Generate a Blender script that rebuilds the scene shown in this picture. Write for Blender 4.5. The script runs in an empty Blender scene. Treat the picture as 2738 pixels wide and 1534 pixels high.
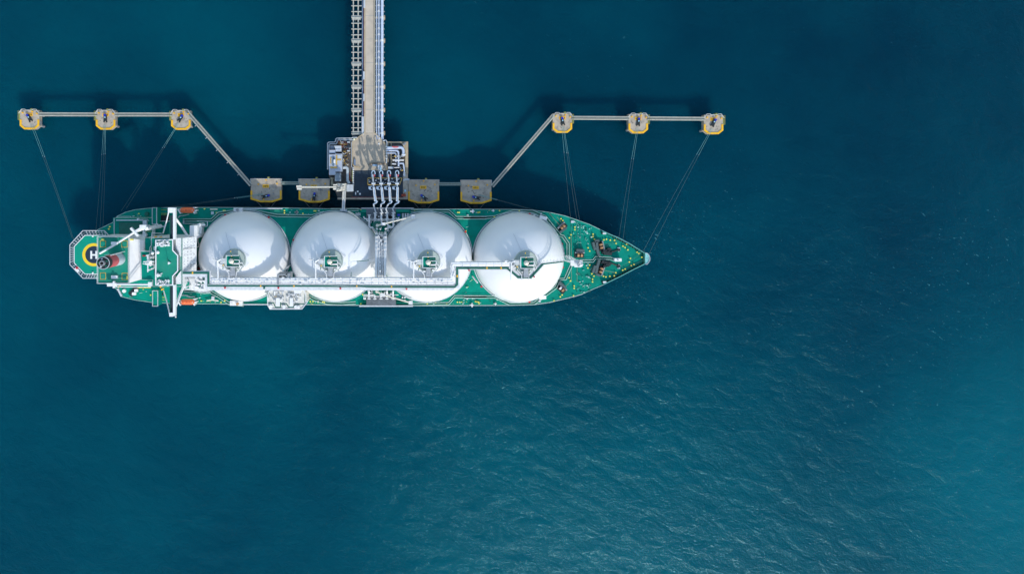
import bpy, math, random
from mathutils import Vector, Matrix
random.seed(7)
R = math.radians
S = bpy.context.scene

# ---------------------------------------------------------------- camera, sky, sun, exposure
HC, FPX, NX, NY = 388.0, 1950.0, 1070.0, 492.0      # camera height (m), focal length and nadir in photo pixels
SUN_EL, SUN_AZ = R(37), R(22)                        # sun low in the south, slightly east: shadows fall north-west
cam = bpy.data.cameras.new('camera'); camo = bpy.data.objects.new('camera', cam)
S.collection.objects.link(camo); S.camera = camo
camo.location = (0, 0, HC); camo.rotation_euler = (0, 0, 0)
cam.sensor_width = 36; cam.lens = 36*FPX/2738
cam.shift_x = (1369-NX)/2738; cam.shift_y = -(767-NY)/2738
cam.clip_start = 1; cam.clip_end = 20000
W = bpy.data.worlds.new('World'); S.world = W; W.use_nodes = True
nt = W.node_tree; sky = nt.nodes.new('ShaderNodeTexSky'); sky.sky_type = 'NISHITA'; sky.sun_disc = False
sky.sun_elevation = SUN_EL; sky.sun_rotation = math.pi-SUN_AZ; sky.altitude = 0; sky.air_density = 1.5; sky.dust_density = 0.8
bg = nt.nodes['Background']; bg.inputs[1].default_value = 0.15
nt.links.new(sky.outputs[0], bg.inputs[0])
sl = bpy.data.lights.new('sun', 'SUN'); sl.energy = 2.05; sl.angle = R(0.5); sl.color = (1, 0.95, 0.87)
so = bpy.data.objects.new('sun', sl); S.collection.objects.link(so)
sd = Vector((math.sin(SUN_AZ)*math.cos(SUN_EL), -math.cos(SUN_AZ)*math.cos(SUN_EL), math.sin(SUN_EL)))
so.rotation_euler = sd.to_track_quat('Z', 'Y').to_euler(); so.location = (100, -300, 300)
S.view_settings.view_transform = 'Standard'; S.view_settings.look = 'None'
S.view_settings.exposure = 0.48; S.view_settings.gamma = 1.0

# ---------------------------------------------------------------- coordinates: surveyed points
ZM = {'A': (160, 520, 4.245), 'B': (480, 530, 4.51), 'C': (840, 340, 4.81), 'D': (760, 540, 4.81), 'E': (1000, 540, 4.81),
      'F': (1240, 540, 4.81), 'G': (1460, 550, 5.153), 'T': (860, 0, 3.607), 'L': (30, 270, 8.587), 'M': (430, 270, 5.153),
      'N': (640, 460, 8.587), 'O': (1060, 460, 8.587), 'Q': (1440, 280, 4.954), 'K': (970, 370, 6.272), 'J': (860, 360, 10.307),
      'H': (700, 730, 14.43), 'I': (950, 550, 11.1), 'U': (940, 740, 14.31), 'P': (0, 0, 1)}
def W3(k, x, y, z):
    ox, oy, s = ZM[k]
    return ((ox+x/s-NX)*(HC-z)/FPX, (NY-(oy+y/s))*(HC-z)/FPX, z)
def W2(k, x, y, z): return W3(k, x, y, z)[:2]
def L2(k, z, pts): return [W2(k, x, y, z) for x, y in pts]
def L3(k, pts): return [W3(k, *p) for p in pts]

# ---------------------------------------------------------------- materials
def s2l(c):
    return tuple(((v/255)/12.92 if v/255 <= .04045 else ((v/255+.055)/1.055)**2.4) for v in c)
MATS = {}
def mat(name, col, rough=.5, var=.12, scale=.6, metal=0, spec=.5, coat=0, stain=None, stain_amt=.5, stain_scale=.15):
    if name in MATS: return MATS[name]
    m = bpy.data.materials.new(name); m.use_nodes = True; n = m.node_tree.nodes; l = m.node_tree.links
    b = n['Principled BSDF']; b.inputs['Roughness'].default_value = rough; b.inputs['Metallic'].default_value = metal
    b.inputs['Specular IOR Level'].default_value = spec; b.inputs['Coat Weight'].default_value = coat
    tc = n.new('ShaderNodeNewGeometry')
    nz = n.new('ShaderNodeTexNoise'); nz.inputs['Scale'].default_value = scale; nz.inputs['Detail'].default_value = 6
    l.new(tc.outputs['Position'], nz.inputs['Vector'])
    mr = n.new('ShaderNodeMapRange'); mr.inputs['From Min'].default_value = .3; mr.inputs['From Max'].default_value = .7
    mr.inputs['To Min'].default_value = 1-var; mr.inputs['To Max'].default_value = 1+var
    l.new(nz.outputs[0], mr.inputs[0])
    mx = n.new('ShaderNodeVectorMath'); mx.operation = 'SCALE'; mx.inputs[0].default_value = col[:3]
    l.new(mr.outputs[0], mx.inputs['Scale']); out = mx.outputs[0]
    if stain:
        n2 = n.new('ShaderNodeTexNoise'); n2.inputs['Scale'].default_value = stain_scale; n2.inputs['Detail'].default_value = 8
        n2.inputs['Roughness'].default_value = .65; l.new(tc.outputs['Position'], n2.inputs['Vector'])
        r2 = n.new('ShaderNodeMapRange'); r2.inputs['From Min'].default_value = .5; r2.inputs['From Max'].default_value = .72
        r2.inputs['To Max'].default_value = stain_amt; l.new(n2.outputs[0], r2.inputs[0])
        mm = n.new('ShaderNodeMix'); mm.data_type = 'RGBA'; l.new(r2.outputs[0], mm.inputs[0]); l.new(out, mm.inputs[6])
        mm.inputs[7].default_value = (*stain, 1); out = mm.outputs[2]
    l.new(out, b.inputs['Base Color']); MATS[name] = m; return m
GREEN = mat('deck_green', (.0010, .240, .175), .6, .10, .25, spec=.08, stain=(.004, .155, .11), stain_amt=.7, stain_scale=.09)
GREENT = mat('top_green', (.012, .250, .172), .6, .08, .3, spec=.1, stain=(.06, .25, .18), stain_amt=.6, stain_scale=.12)
DGREEN = mat('walkway_green', (.002, .115, .08), .5, .2, .9)
WHITE = mat('white_paint', (.80, .81, .82), .35, .04, .3)
WHITE2 = mat('white_steel', (.72, .73, .73), .4, .18, 1.1, stain=(.42, .42, .38), stain_amt=.45, stain_scale=.7)
PIPE = mat('pipe_white', (.78, .79, .80), .3, .08, 1.2)
DOME = mat('dome_white', (.82, .83, .845), .30, .025, .08)
CAPM = mat('cap_grey_green', (.42, .50, .46), .5, .12, .6)
GREY = mat('grey_steel', (.26, .28, .30), .5, .15, 1.0)
LGREY = mat('light_grey_steel', (.50, .54, .58), .45, .12, 1.0)
DGREY = mat('dark_grate', (.10, .12, .14), .6, .3, .8)
BLACK = mat('black_machinery', (.012, .02, .022), .5, .4, 1.5)
NAVY = mat('navy_floor', (.012, .03, .05), .6, .35, .35, stain=(.03, .05, .07), stain_amt=.5, stain_scale=.5)
YEL = mat('yellow_paint', (.88, .47, .01), .5, .12, .8, stain=(.45, .30, .05), stain_amt=.4, stain_scale=.7)
BYEL = mat('bollard_yellow', (.80, .72, .10), .45, .1, 1)
ORANGE = mat('lifeboat_orange', (.78, .15, .045), .45, .06, .8)
DRUM = mat('rope_drum', (.42, .22, .10), .7, .3, 3)
RED = mat('red_paint', (.52, .02, .03), .45, .1, 1)
FRED = mat('funnel_red', (.50, .085, .10), .5, .1, .6)
HULLM = mat('hull_paint', (.03, .05, .06), .45, .2, .1)
CONC = mat('concrete', (.45, .39, .31), .85, .12, .5, stain=(.19, .17, .15), stain_amt=.75, stain_scale=.35)
CONCL = mat('concrete_side', (.42, .42, .40), .8, .12, .6)
ROADM = mat('road_concrete', (.52, .45, .36), .85, .08, .3, stain=(.33, .295, .25), stain_amt=.5, stain_scale=.12)
TAN = mat('tan_concrete', (.46, .38, .25), .85, .15, .5, stain=(.25, .21, .15), stain_amt=.5, stain_scale=.4)
BEIGE = mat('galvanised_beige', (.46, .46, .40), .5, .15, .8)
PIPEB = mat('pipe_blue_white', (.52, .60, .74), .35, .1, .5)
CREAM = mat('cream_paint', (.72, .68, .58), .45, .1, 1)
ROPE = mat('rope_teal', (.16, .38, .38), .8, .2, 3)
ROPEG = mat('rope_grey', (.11, .17, .17), .8, .2, 3)
BLUE = mat('blue_paint', (.01, .035, .42), .4, .1, 1)
MAROON = mat('maroon_pipe', (.13, .022, .05), .5, .2, .5)
RUST = mat('rust_red', (.35, .06, .03), .7, .5, 1.2)
OCHRE = mat('ochre_paint', (.50, .33, .08), .6, .3, 1.2)
ROOF = mat('roof_grey', (.42, .46, .54), .6, .1, .5)
DECKTXT = mat('letter_black', (.02, .02, .02), .6, .1, 1)
WINDOW = mat('window_glass', (.01, .015, .02), .1, .1, 1)

# ---------------------------------------------------------------- mesh builder
class MB:
    def __init__(s): s.v = []; s.f = []; s.sm = []; s.g = []; s.gid = 0
    def add(s, vs, fs, smooth=False):
        s.g.append((s.gid, len(s.v), len(s.v)+len(vs), len(s.f), len(s.f)+len(fs))); b = len(s.v); s.v += [tuple(p) for p in vs]
        for f in fs: s.f.append([i+b for i in f]); s.sm.append(smooth)
    def prism(s, pts, z0, z1, top=None):
        a = sum(pts[i][0]*pts[(i+1) % len(pts)][1]-pts[(i+1) % len(pts)][0]*pts[i][1] for i in range(len(pts)))
        if a < 0: pts = pts[::-1]; top = top[::-1] if top else None
        n = len(pts); tp = top or pts
        vs = [(x, y, z0) for x, y in pts]+[(x, y, z1) for x, y in tp]
        s.add(vs, [list(range(n))[::-1], list(range(n, 2*n))]+[[i, (i+1) % n, n+(i+1) % n, n+i] for i in range(n)]); return s
    def box(s, x0, y0, x1, y1, z0, z1): return s.prism([(x0, y0), (x1, y0), (x1, y1), (x0, y1)], z0, z1)
    def rect(s, k, x0, y0, x1, y1, z0, z1):
        a = W2(k, x0, y0, z1); b = W2(k, x1, y1, z1); return s.box(min(a[0], b[0]), min(a[1], b[1]), max(a[0], b[0]), max(a[1], b[1]), z0, z1)
    def seg(s, p, q, w, z0, z1):
        p = Vector(p[:2]); q = Vector(q[:2]); d = q-p
        if d.length < 1e-6: return s
        n = Vector((-d.y, d.x)).normalized()*w/2
        return s.prism([tuple(p-n), tuple(q-n), tuple(q+n), tuple(p+n)], z0, z1)
    def strip(s, pts, w, z0, z1, closed=False):
        P = [Vector(p[:2]) for p in pts]; n = len(P); A = []; B = []
        for i in range(n):
            a = P[i-1] if (i > 0 or closed) else None; c = P[(i+1) % n] if (i < n-1 or closed) else None
            d1 = (P[i]-a).normalized() if a is not None else (c-P[i]).normalized()
            d2 = (c-P[i]).normalized() if c is not None else d1
            t = (d1+d2); t = t.normalized() if t.length > 1e-6 else d1
            nn = Vector((-t.y, t.x)); k = max(.35, abs(nn.dot(Vector((-d1.y, d1.x)))))
            A.append(P[i]+nn*w/2/k); B.append(P[i]-nn*w/2/k)
        vs = []; fs = []
        for i in range(n): vs += [(*A[i], z0), (*B[i], z0), (*A[i], z1), (*B[i], z1)]
        for i in range(n if closed else n-1):
            a = 4*i; b = 4*((i+1) % n)
            fs += [[a+2, a+3, b+3, b+2], [a, b, b+1, a+1], [a, a+2, b+2, b], [a+1, b+1, b+3, a+3]]
        if not closed: fs += [[0, 1, 3, 2], [4*n-4, 4*n-2, 4*n-1, 4*n-3]]
        s.add(vs, fs); return s
    def cyl(s, x, y, z0, z1, r, n=16, r2=None, x2=None, y2=None):
        r2 = r if r2 is None else r2; x2 = x if x2 is None else x2; y2 = y if y2 is None else y2
        vs = [(x+r*math.cos(2*math.pi*i/n), y+r*math.sin(2*math.pi*i/n), z0) for i in range(n)] + \
             [(x2+r2*math.cos(2*math.pi*i/n), y2+r2*math.sin(2*math.pi*i/n), z1) for i in range(n)]
        s.add(vs, [[i, (i+1) % n, n+(i+1) % n, n+i] for i in range(n)], True)
        s.add(vs, [list(range(n))[::-1], list(range(n, 2*n))]); return s
    def tube(s, pts, r, n=8):
        P = [Vector(p) for p in pts]; rings = []; vs = []
        up = Vector((0, 0, 1))
        for i, p in enumerate(P):
            d1 = (P[i]-P[i-1]).normalized() if i else None; d2 = (P[i+1]-P[i]).normalized() if i < len(P)-1 else None
            t = d2 if d1 is None else d1 if d2 is None else (d1+d2)
            t = t.normalized() if t.length > 1e-5 else d1
            u = t.cross(up); u = u.normalized() if u.length > 1e-3 else Vector((1, 0, 0)); w = u.cross(t)
            k = 1.0
            if d1 is not None and d2 is not None: k = 1/max(.6, abs(t.dot(d1)))
            for j in range(n):
                a = 2*math.pi*j/n; vs.append(p+(u*math.cos(a)*k+w*math.sin(a))*r)
        fs = [[i*n+j, (i+1)*n+j, (i+1)*n+(j+1) % n, i*n+(j+1) % n] for i in range(len(P)-1) for j in range(n)]
        s.add(vs, fs, True); s.add(vs, [list(range(n)), list(range(len(vs)-n, len(vs)))[::-1]]); return s
    def ball(s, c, r, n=16, zs=1.0, half=False):
        m = n//2; vs = []; fs = []
        for i in range(m+1):
            a = math.pi*i/m/(2 if half else 1)
            for j in range(n): vs.append((c[0]+r*math.sin(a)*math.cos(2*math.pi*j/n), c[1]+r*math.sin(a)*math.sin(2*math.pi*j/n), c[2]+r*zs*math.cos(a)))
        for i in range(m):
            for j in range(n): fs.append([i*n+j, (i+1)*n+j, (i+1)*n+(j+1) % n, i*n+(j+1) % n])
        s.add(vs, fs, True); return s
    def rail(s, pts, h=1.1, r=.06, closed=False, step=2.5, mid=True):
        P = [Vector(p) for p in pts]+([Vector(pts[0])] if closed else [])
        for a, b in zip(P[:-1], P[1:]):
            u = Vector((0, 0, h)); s.tube([a+u, b+u], r, 4)
            if mid: s.tube([a+u*.5, b+u*.5], r*.6, 4)
            k = max(1, int((b-a).length/step))
            for i in range(k+1): p = a.lerp(b, i/k); s.tube([p, p+u], r*.7, 4)
        return s
    def each(s, name, m, parent=None):
        """every shape added becomes an object of its own"""
        out = []
        for gid in sorted({g[0] for g in s.g}):
            mb = MB()
            for g, v0, v1, f0, f1 in s.g:
                if g != gid: continue
                k = len(mb.v)-v0; mb.v += s.v[v0:v1]
                for f, sm in zip(s.f[f0:f1], s.sm[f0:f1]): mb.f.append([i+k for i in f]); mb.sm.append(sm)
            out.append(mb.build(name, m, parent))
        return out
    def build(s, name, m, parent=None):
        me = bpy.data.meshes.new(name); o = Vector(parent.matrix_world.translation) if parent is not None else Vector((0, 0, 0))
        if parent is not None: o = ORG[parent.name]
        me.from_pydata([tuple(Vector(p)-o) for p in s.v], [], s.f); me.polygons.foreach_set('use_smooth', s.sm); me.update()
        me.materials.append(m); ob = bpy.data.objects.new(name, me); S.collection.objects.link(ob)
        ORG[ob.name] = o
        if parent is not None: ob.parent = parent
        return ob
ORG = {}
def _wrap(nm):
    f = getattr(MB, nm)
    def g(s, *a, **k):
        if getattr(s, '_d', 0) == 0: s.gid += 1
        s._d = getattr(s, '_d', 0)+1
        try: return f(s, *a, **k)
        finally: s._d -= 1
    setattr(MB, nm, g)
for _n in ('prism', 'strip', 'cyl', 'tube', 'ball', 'rail', 'box'): _wrap(_n)
def thing(name, label, cat, loc=(0, 0, 0), group=None):
    o = bpy.data.objects.new(name, None); S.collection.objects.link(o); o.location = loc; o.empty_display_size = 2
    o['label'] = label; o['category'] = cat; ORG[o.name] = Vector(loc)
    if group: o['group'] = group
    return o
def tag(o, label, cat, group=None):
    o['label'] = label; o['category'] = cat
    if group: o['group'] = group
    return o
def solo(mb, name, m, label, cat, group=None):
    """one-mesh thing with its origin at its own base"""
    xs = [p[0] for p in mb.v]; ys = [p[1] for p in mb.v]; zs = [p[2] for p in mb.v]
    c = Vector(((min(xs)+max(xs))/2, (min(ys)+max(ys))/2, min(zs)))
    me = bpy.data.meshes.new(name); me.from_pydata([tuple(Vector(p)-c) for p in mb.v], [], mb.f)
    me.polygons.foreach_set('use_smooth', mb.sm); me.update(); me.materials.append(m)
    o = bpy.data.objects.new(name, me); o.location = c; S.collection.objects.link(o); ORG[o.name] = c
    return tag(o, label, cat, group)
GLY = {'H': ['#.#', '#.#', '###', '#.#', '#.#'], 'M': ['#...#', '##.##', '#.#.#', '#...#', '#...#'], 'D': ['##.', '#.#', '#.#', '#.#', '##.'],
       'B': ['##.', '#.#', '##.', '#.#', '##.'], '-': ['...', '...', '###', '...', '...'], '1': ['.#.', '##.', '.#.', '.#.', '###'],
       '2': ['###', '..#', '###', '#..', '###'], '3': ['###', '..#', '.##', '..#', '###'], '4': ['#.#', '#.#', '###', '..#', '..#'],
       '5': ['###', '#..', '###', '..#', '###'], '6': ['###', '#..', '###', '#.#', '###']}
def text(mb, s, cx, cy, h, z0, z1):
    c = h/5; w = sum(len(GLY[ch][0])+1 for ch in s)-1; x = cx-w*c/2
    for ch in s:
        g = GLY[ch]
        for r, row in enumerate(g):
            i = 0
            while i < len(row):
                if row[i] == '#':
                    j = i
                    while j < len(row) and row[j] == '#': j += 1
                    y = cy+h/2-r*c
                    mb.box(x+i*c, y-c, x+j*c, y, z0, z1); i = j
                else: i += 1
        x += (len(g[0])+1)*c
    return mb

# ---------------------------------------------------------------- the sea
def make_sea():
    m = bpy.data.materials.new('sea_water'); m.use_nodes = True; n = m.node_tree.nodes; l = m.node_tree.links
    b = n['Principled BSDF']; b.inputs['IOR'].default_value = 1.333; b.inputs['Roughness'].default_value = .12; b.inputs['Specular IOR Level'].default_value = .24; b.inputs['Specular Tint'].default_value = (.26, .84, .95, 1)
    b.inputs['Subsurface Weight'].default_value = 1.0; b.inputs['Subsurface Radius'].default_value = (.5, 1.0, 1.2)
    b.inputs['Subsurface Scale'].default_value = 40
    tc = n.new('ShaderNodeTexCoord')
    def noise(scale, detail=4, rough=.55, mp=None, dist=0):
        z = n.new('ShaderNodeTexNoise'); z.inputs['Scale'].default_value = scale; z.inputs['Detail'].default_value = detail
        z.inputs['Roughness'].default_value = rough; z.inputs['Distortion'].default_value = dist
        l.new(mp.outputs[0] if mp else tc.outputs['Object'], z.inputs['Vector']); return z
    def ramp(src, a, bb, c=0, d=1, smooth=False):
        r = n.new('ShaderNodeMapRange'); r.inputs['From Min'].default_value = a; r.inputs['From Max'].default_value = bb
        r.inputs['To Min'].default_value = c; r.inputs['To Max'].default_value = d
        if smooth: r.interpolation_type = 'SMOOTHSTEP'
        l.new(src, r.inputs[0]); return r.outputs[0]
    def math2(op, a, bb):
        q = n.new('ShaderNodeMath'); q.operation = op
        for i, v in enumerate((a, bb)):
            if isinstance(v, (int, float)): q.inputs[i].default_value = v
            else: l.new(v, q.inputs[i])
        return q.outputs[0]
    # base colour of the water: broad patches, darker towards the north-east
    n1 = noise(.0045, 4, .55); n2 = noise(.018, 4, .6)
    def lobe(px, py, r):
        v = n.new('ShaderNodeVectorMath'); v.operation = 'DISTANCE'; l.new(tc.outputs['Object'], v.inputs[0]); v.inputs[1].default_value = W3('P', px, py, 0)
        return ramp(v.outputs['Value'], 0, r, 1, 0, True)
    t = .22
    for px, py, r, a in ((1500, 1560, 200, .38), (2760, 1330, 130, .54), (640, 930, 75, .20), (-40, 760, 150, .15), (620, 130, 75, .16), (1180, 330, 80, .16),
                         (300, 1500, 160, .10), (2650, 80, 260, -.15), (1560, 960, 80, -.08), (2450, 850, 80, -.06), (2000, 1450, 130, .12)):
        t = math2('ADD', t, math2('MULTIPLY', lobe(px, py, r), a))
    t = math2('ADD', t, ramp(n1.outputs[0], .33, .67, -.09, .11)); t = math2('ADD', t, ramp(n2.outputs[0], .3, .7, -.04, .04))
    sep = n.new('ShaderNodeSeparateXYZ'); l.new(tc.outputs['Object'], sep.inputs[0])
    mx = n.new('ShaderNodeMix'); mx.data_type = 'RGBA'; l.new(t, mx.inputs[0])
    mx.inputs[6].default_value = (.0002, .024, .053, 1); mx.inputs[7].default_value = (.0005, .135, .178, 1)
    # sparse small whitecaps
    def oriented(deg, sx):
        a = n.new('ShaderNodeMapping'); a.inputs['Rotation'].default_value = (0, 0, R(deg)); l.new(tc.outputs['Object'], a.inputs[0])
        c = n.new('ShaderNodeMapping'); c.inputs['Scale'].default_value = (sx, 1, 1); l.new(a.outputs[0], c.inputs[0]); return c
    mp2 = oriented(26, .5)
    n3 = noise(.75, 3, .6, mp2, .5); n4 = noise(.010, 3, .6)
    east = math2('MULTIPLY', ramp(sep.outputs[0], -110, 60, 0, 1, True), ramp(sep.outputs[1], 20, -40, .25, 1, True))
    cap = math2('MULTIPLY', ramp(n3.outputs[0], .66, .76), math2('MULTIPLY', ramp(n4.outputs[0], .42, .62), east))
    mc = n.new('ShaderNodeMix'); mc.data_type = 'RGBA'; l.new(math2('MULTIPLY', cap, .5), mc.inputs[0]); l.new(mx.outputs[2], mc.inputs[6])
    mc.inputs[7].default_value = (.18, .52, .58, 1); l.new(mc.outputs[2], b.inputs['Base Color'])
    # waves
    mp = oriented(24, .65); mp3 = oriented(-20, .7)
    h = math2('MULTIPLY', noise(.13, 3, .5, mp, .3).outputs[0], 1.05)
    h = math2('ADD', h, math2('MULTIPLY', noise(1.2, 2, .5, mp, .3).outputs[0], .145))
    h = math2('ADD', h, math2('MULTIPLY', noise(2.1, 2, .5, mp3, .3).outputs[0], .17))
    calm = ramp(noise(.006, 2, .5).outputs[0], .3, .7, .7, 1.15)
    h = math2('MULTIPLY', h, calm)
    bp = n.new('ShaderNodeBump'); bp.inputs['Strength'].default_value = 1; bp.inputs['Distance'].default_value = 1.0
    l.new(h, bp.inputs['Height']); l.new(bp.outputs[0], b.inputs['Normal'])
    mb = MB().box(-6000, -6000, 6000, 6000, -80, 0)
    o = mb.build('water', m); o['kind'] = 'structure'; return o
make_sea()

# ================================================================ THE SHIP
ZD = 17.0
ship = thing('gas_carrier', 'long green-decked gas tanker with four white domed tanks moored at the jetty', 'ship', W3('P', 1000, 685, 0))
top_edge = L2('A', ZD, [(330, 520), (430, 400), (600, 318), (655, 245), (750, 200), (850, 174), (1000, 157), (1150, 150), (1300, 148)]) + \
    L2('B', ZD, [(500, 112), (1200, 116)]) + L2('D', ZD, [(600, 88)]) + L2('E', ZD, [(700, 92)]) + \
    L2('F', ZD, [(0, 92), (650, 95), (900, 106), (1100, 133), (1300, 178)]) + \
    L2('G', ZD, [(409, 190), (600, 258), (770, 340), (1000, 438), (1150, 518), (1360, 645)])
bot_edge = L2('A', ZD, [(330, 850), (430, 970), (600, 1040), (660, 1085), (705, 1158), (850, 1194), (1040, 1222), (1300, 1238)]) + \
    L2('B', ZD, [(500, 1272), (1400, 1276)]) + L2('D', ZD, [(600, 1322)]) + L2('E', ZD, [(700, 1330)]) + \
    L2('F', ZD, [(30, 1328), (600, 1325), (900, 1316), (1100, 1288), (1250, 1252)]) + \
    L2('G', ZD, [(400, 1243), (500, 1212), (780, 1090), (1000, 985), (1200, 880), (1365, 800)])
deck_poly = top_edge + bot_edge[::-1]
def yc_at(x): return -36.3-(x+79)*.0058
def ring(z, kx, fy):
    out = []
    for x, y in deck_poly:
        t = max(0, (x-75)/55); s2 = max(0, (-125-x)/25); f = 1-fy*min(1, t)**1.2-fy*.5*min(1, s2)
        out.append((x-kx*max(0, x-60)*.1+kx*max(0, -140-x)*.2, yc_at(x)+(y-yc_at(x))*f, z))
    return out
def hull():
    rings = [ring(ZD, 0, 0), ring(11, .35, .14), ring(4, .8, .34), ring(-2, 1.0, .5)]; n = len(deck_poly); mb = MB()
    vs = [p for r in rings for p in r]; fs = []
    for k in range(3):
        for i in range(n): fs.append([k*n+i, k*n+(i+1) % n, (k+1)*n+(i+1) % n, (k+1)*n+i])
    mb.add(vs, fs); return mb.build('hull', HULLM, ship)
hull()
MB().prism(deck_poly, ZD-.3, ZD+.02).build('main_deck', GREEN, ship)
# deck edge: pale gunwale line and rails
ed = MB()
ed.strip([(x, y) for x, y in deck_poly], .22, ZD+.02, ZD+.24, closed=True)
ed.build('gunwale', mat('gunwale', (.35, .55, .50), .5, .2, .6), ship)
for e, (a, b) in ((top_edge, (9, 18)), (bot_edge, (8, 19))):
    MB().rail([(x, y, ZD+.2) for x, y in e[a:b]], r=.05, step=3).each('deck_rail', LGREY, ship)

# bulwark round the bow
def bulwark():
    a = L2('G', ZD+1, [(770, 348), (1000, 446), (1150, 526), (1350, 650)]); b = L2('G', ZD+1, [(780, 1085), (1000, 979), (1200, 875), (1355, 798)])
    MB().strip(a, .25, ZD, ZD+1.7).strip(b, .25, ZD, ZD+1.7).seg(a[-1], b[-1], .9, ZD, ZD+1.7).each('bulwark', DGREEN, ship)
    MB().strip([p for p in a], .32, ZD+1.7, ZD+1.85).strip(b, .32, ZD+1.7, ZD+1.85).each('bulwark_cap', mat('cap_teal', (.12, .42, .38), .5, .15, .8), ship)
    tp = L2('G', ZD+2, [(1367, 648), (1395, 655), (1418, 680), (1430, 715), (1428, 750), (1412, 782), (1388, 806), (1367, 803)])
    MB().prism(tp, ZD-.5, ZD+1.9).build('stem_platform', mat('stem_teal', (.20, .50, .50), .6, .35, 1.6), ship)
    MB().strip(tp, .22, ZD+1.9, ZD+2.3).build('stem_rail', LGREY, ship)
bulwark()

# ---------------------------------------------------------------- tanks
TX = [-79.0, -32.7, 13.7, 59.9]; TR = 22.55; TZ = 18.0
TS = .0368
def tank(i):
    cx = TX[i]; cy = yc_at(cx)
    rx = cx-TX[1]
    def q(x, y): return (cx+(x-605)*TS, cy-(y-762)*TS)
    def q3(x, y, z): return (*q(x, y), z)
    d = MB(); n = 96; m = 40; vs = []; fs = []
    prof = [(TR+.05, ZD)]
    for k in range(m+1):
        a = math.pi/2*(1-k/m); prof.append((TR*math.sin(a), TZ+TR*math.cos(a)))
    for r, z in prof:
        for j in range(n): vs.append((cx+r*math.cos(2*math.pi*j/n), cy+r*math.sin(2*math.pi*j/n), z))
    for k in range(len(prof)-1):
        for j in range(n): fs.append([k*n+j, k*n+(j+1) % n, (k+1)*n+(j+1) % n, (k+1)*n+j])
    d.add(vs, fs, True); dome = d.build('tank_dome', DOME, ship)
    MB().strip([(cx+(TR+.55)*math.cos(2*math.pi*j/72), cy+(TR+.55)*math.sin(2*math.pi*j/72)) for j in range(72)], .45, ZD+.02, ZD+.6, True).build('dome_skirt', LGREY, dome)
    cap = MB().cyl(cx, cy, 39.8, 40.85, 5.6, 48, 5.2); cap.build('tank_cap', CAPM, dome)
    r = MB().rail([(cx+5.3*math.cos(2*math.pi*j/20), cy+5.3*math.sin(2*math.pi*j/20), 40.85) for j in range(20)], 1, .05, True, 5); r.each('cap_rail', GREY, dome)
    # liquid dome tower
    MB().cyl(cx, cy, 40.85, 43.2, 2.2, 24).build('liquid_dome', WHITE2, dome)
    a = q(522, 692); b = q(686, 834)
    MB().box(a[0], b[1], b[0], a[1], 43.2, 43.5).build('tower_platform', GREEN, dome)
    MB().strip([(a[0], a[1]), (b[0], a[1])], .22, 43.5, 44.4).strip([(a[0], a[1]), (a[0], b[1])], .28, 43.5, 44.4).strip([(a[0], b[1]), (b[0], b[1])], .22, 43.5, 44.4).each('platform_coaming', WHITE, dome)
    MB().box(*q(600, 730), *q(686, 708), 43.5, 44.3).box(*q(600, 828), *q(686, 812), 43.5, 44.2).box(*q(636, 796), *q(682, 750), 43.5, 44.4).each('equipment_box', DGREEN, dome)
    MB().ball(q3(592, 762, 44.7), 1.25).build('vent_cowl', CREAM, dome)
    p = MB()
    p.tube([q3(625, 745, 44.6), q3(680, 745, 44.6), q3(695, 752, 44.6), q3(695, 775, 44.6), q3(680, 790, 44.6), q3(625, 790, 44.6)], .16)
    p.tube([q3(600, 800, 44.4), q3(690, 800, 44.4), q3(700, 860, 42.8)], .14)
    for y in (735, 752, 768, 784): p.tube([q3(520, y, 43.4), q3(450, y, 43.2), q3(430, y+10, 42), q3(425, y+14, 40.6)], .2)
    p.tube([q3(450, 740, 43.4), q3(405, 760, 43.2), q3(405, 990, 42.2)], .32)
    p.tube([q3(385, 740, 42.2), q3(385, 850, 41.8)], .2); p.tube([q3(330, 745, 41.3), q3(400, 745, 42.2)], .2)
    p.tube([q3(480, 850, 42), q3(545, 930, 42), q3(545, 1000, 42)], .2)
    p.tube([q3(665, 835, 42.4), q3(700, 850, 42.2), q3(640, 915, 41.8), q3(632, 990, 42)], .16)
    p.tube([q3(715, 790, 42), q3(740, 840, 41.6), q3(700, 880, 41.4)], .14)
    p.each('vapour_pipe', PIPE, dome)
    v = MB()
    for (x, y) in ((335, 745), (385, 760), (405, 790), (430, 805), (470, 745), (455, 830), (700, 790), (655, 868), (545, 885), (498, 742), (700, 840)):
        c = q(x, y); w = random.uniform(.3, .6); v.box(c[0]-w, c[1]-w*.7, c[0]+w, c[1]+w*.7, 40.2, 43.0+random.uniform(-.6, .7))
    v.each('valve', WHITE2, dome)
    g = MB().box(*q(566, 958), *q(626, 836), 41.6, 42.6); g.build('access_trunk', GREY, dome)
    s2 = MB()
    for k in range(8): s2.box(*q(568, 845+k*14), *q(624, 840+k*14), 42.6, 42.7)
    s2.build('trunk_tread', LGREY, dome)
    MB().tube([q3(590, 698, 43.9), q3(586 if i < 3 else 575, 640, 45.2)], .2).tube([q3(468, 870, 42.2), q3(478, 820, 43.4)], .22).each('davit', DGREEN, dome)
    MB().ball(q3(586 if i < 3 else 575, 635, 45.3), .3, 8).ball(q3(590, 698, 44.1), .3, 8).ball(q3(479, 816, 43.5), .35, 8).each('davit_head', YEL, dome)
    t = MB()
    t.rail([q3(640, 610, 39.6), q3(785, 700, 39.2), q3(740, 745, 40.2)], 1.0, .06, step=2)
    t.rail([q3(745, 850, 40), q3(785, 800, 39.3)], 1.0, .06, step=2)
    t.each('ladder_rail', LGREY, dome)
    # ladders and rails curving down the dome sides
    ld = MB()
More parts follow.
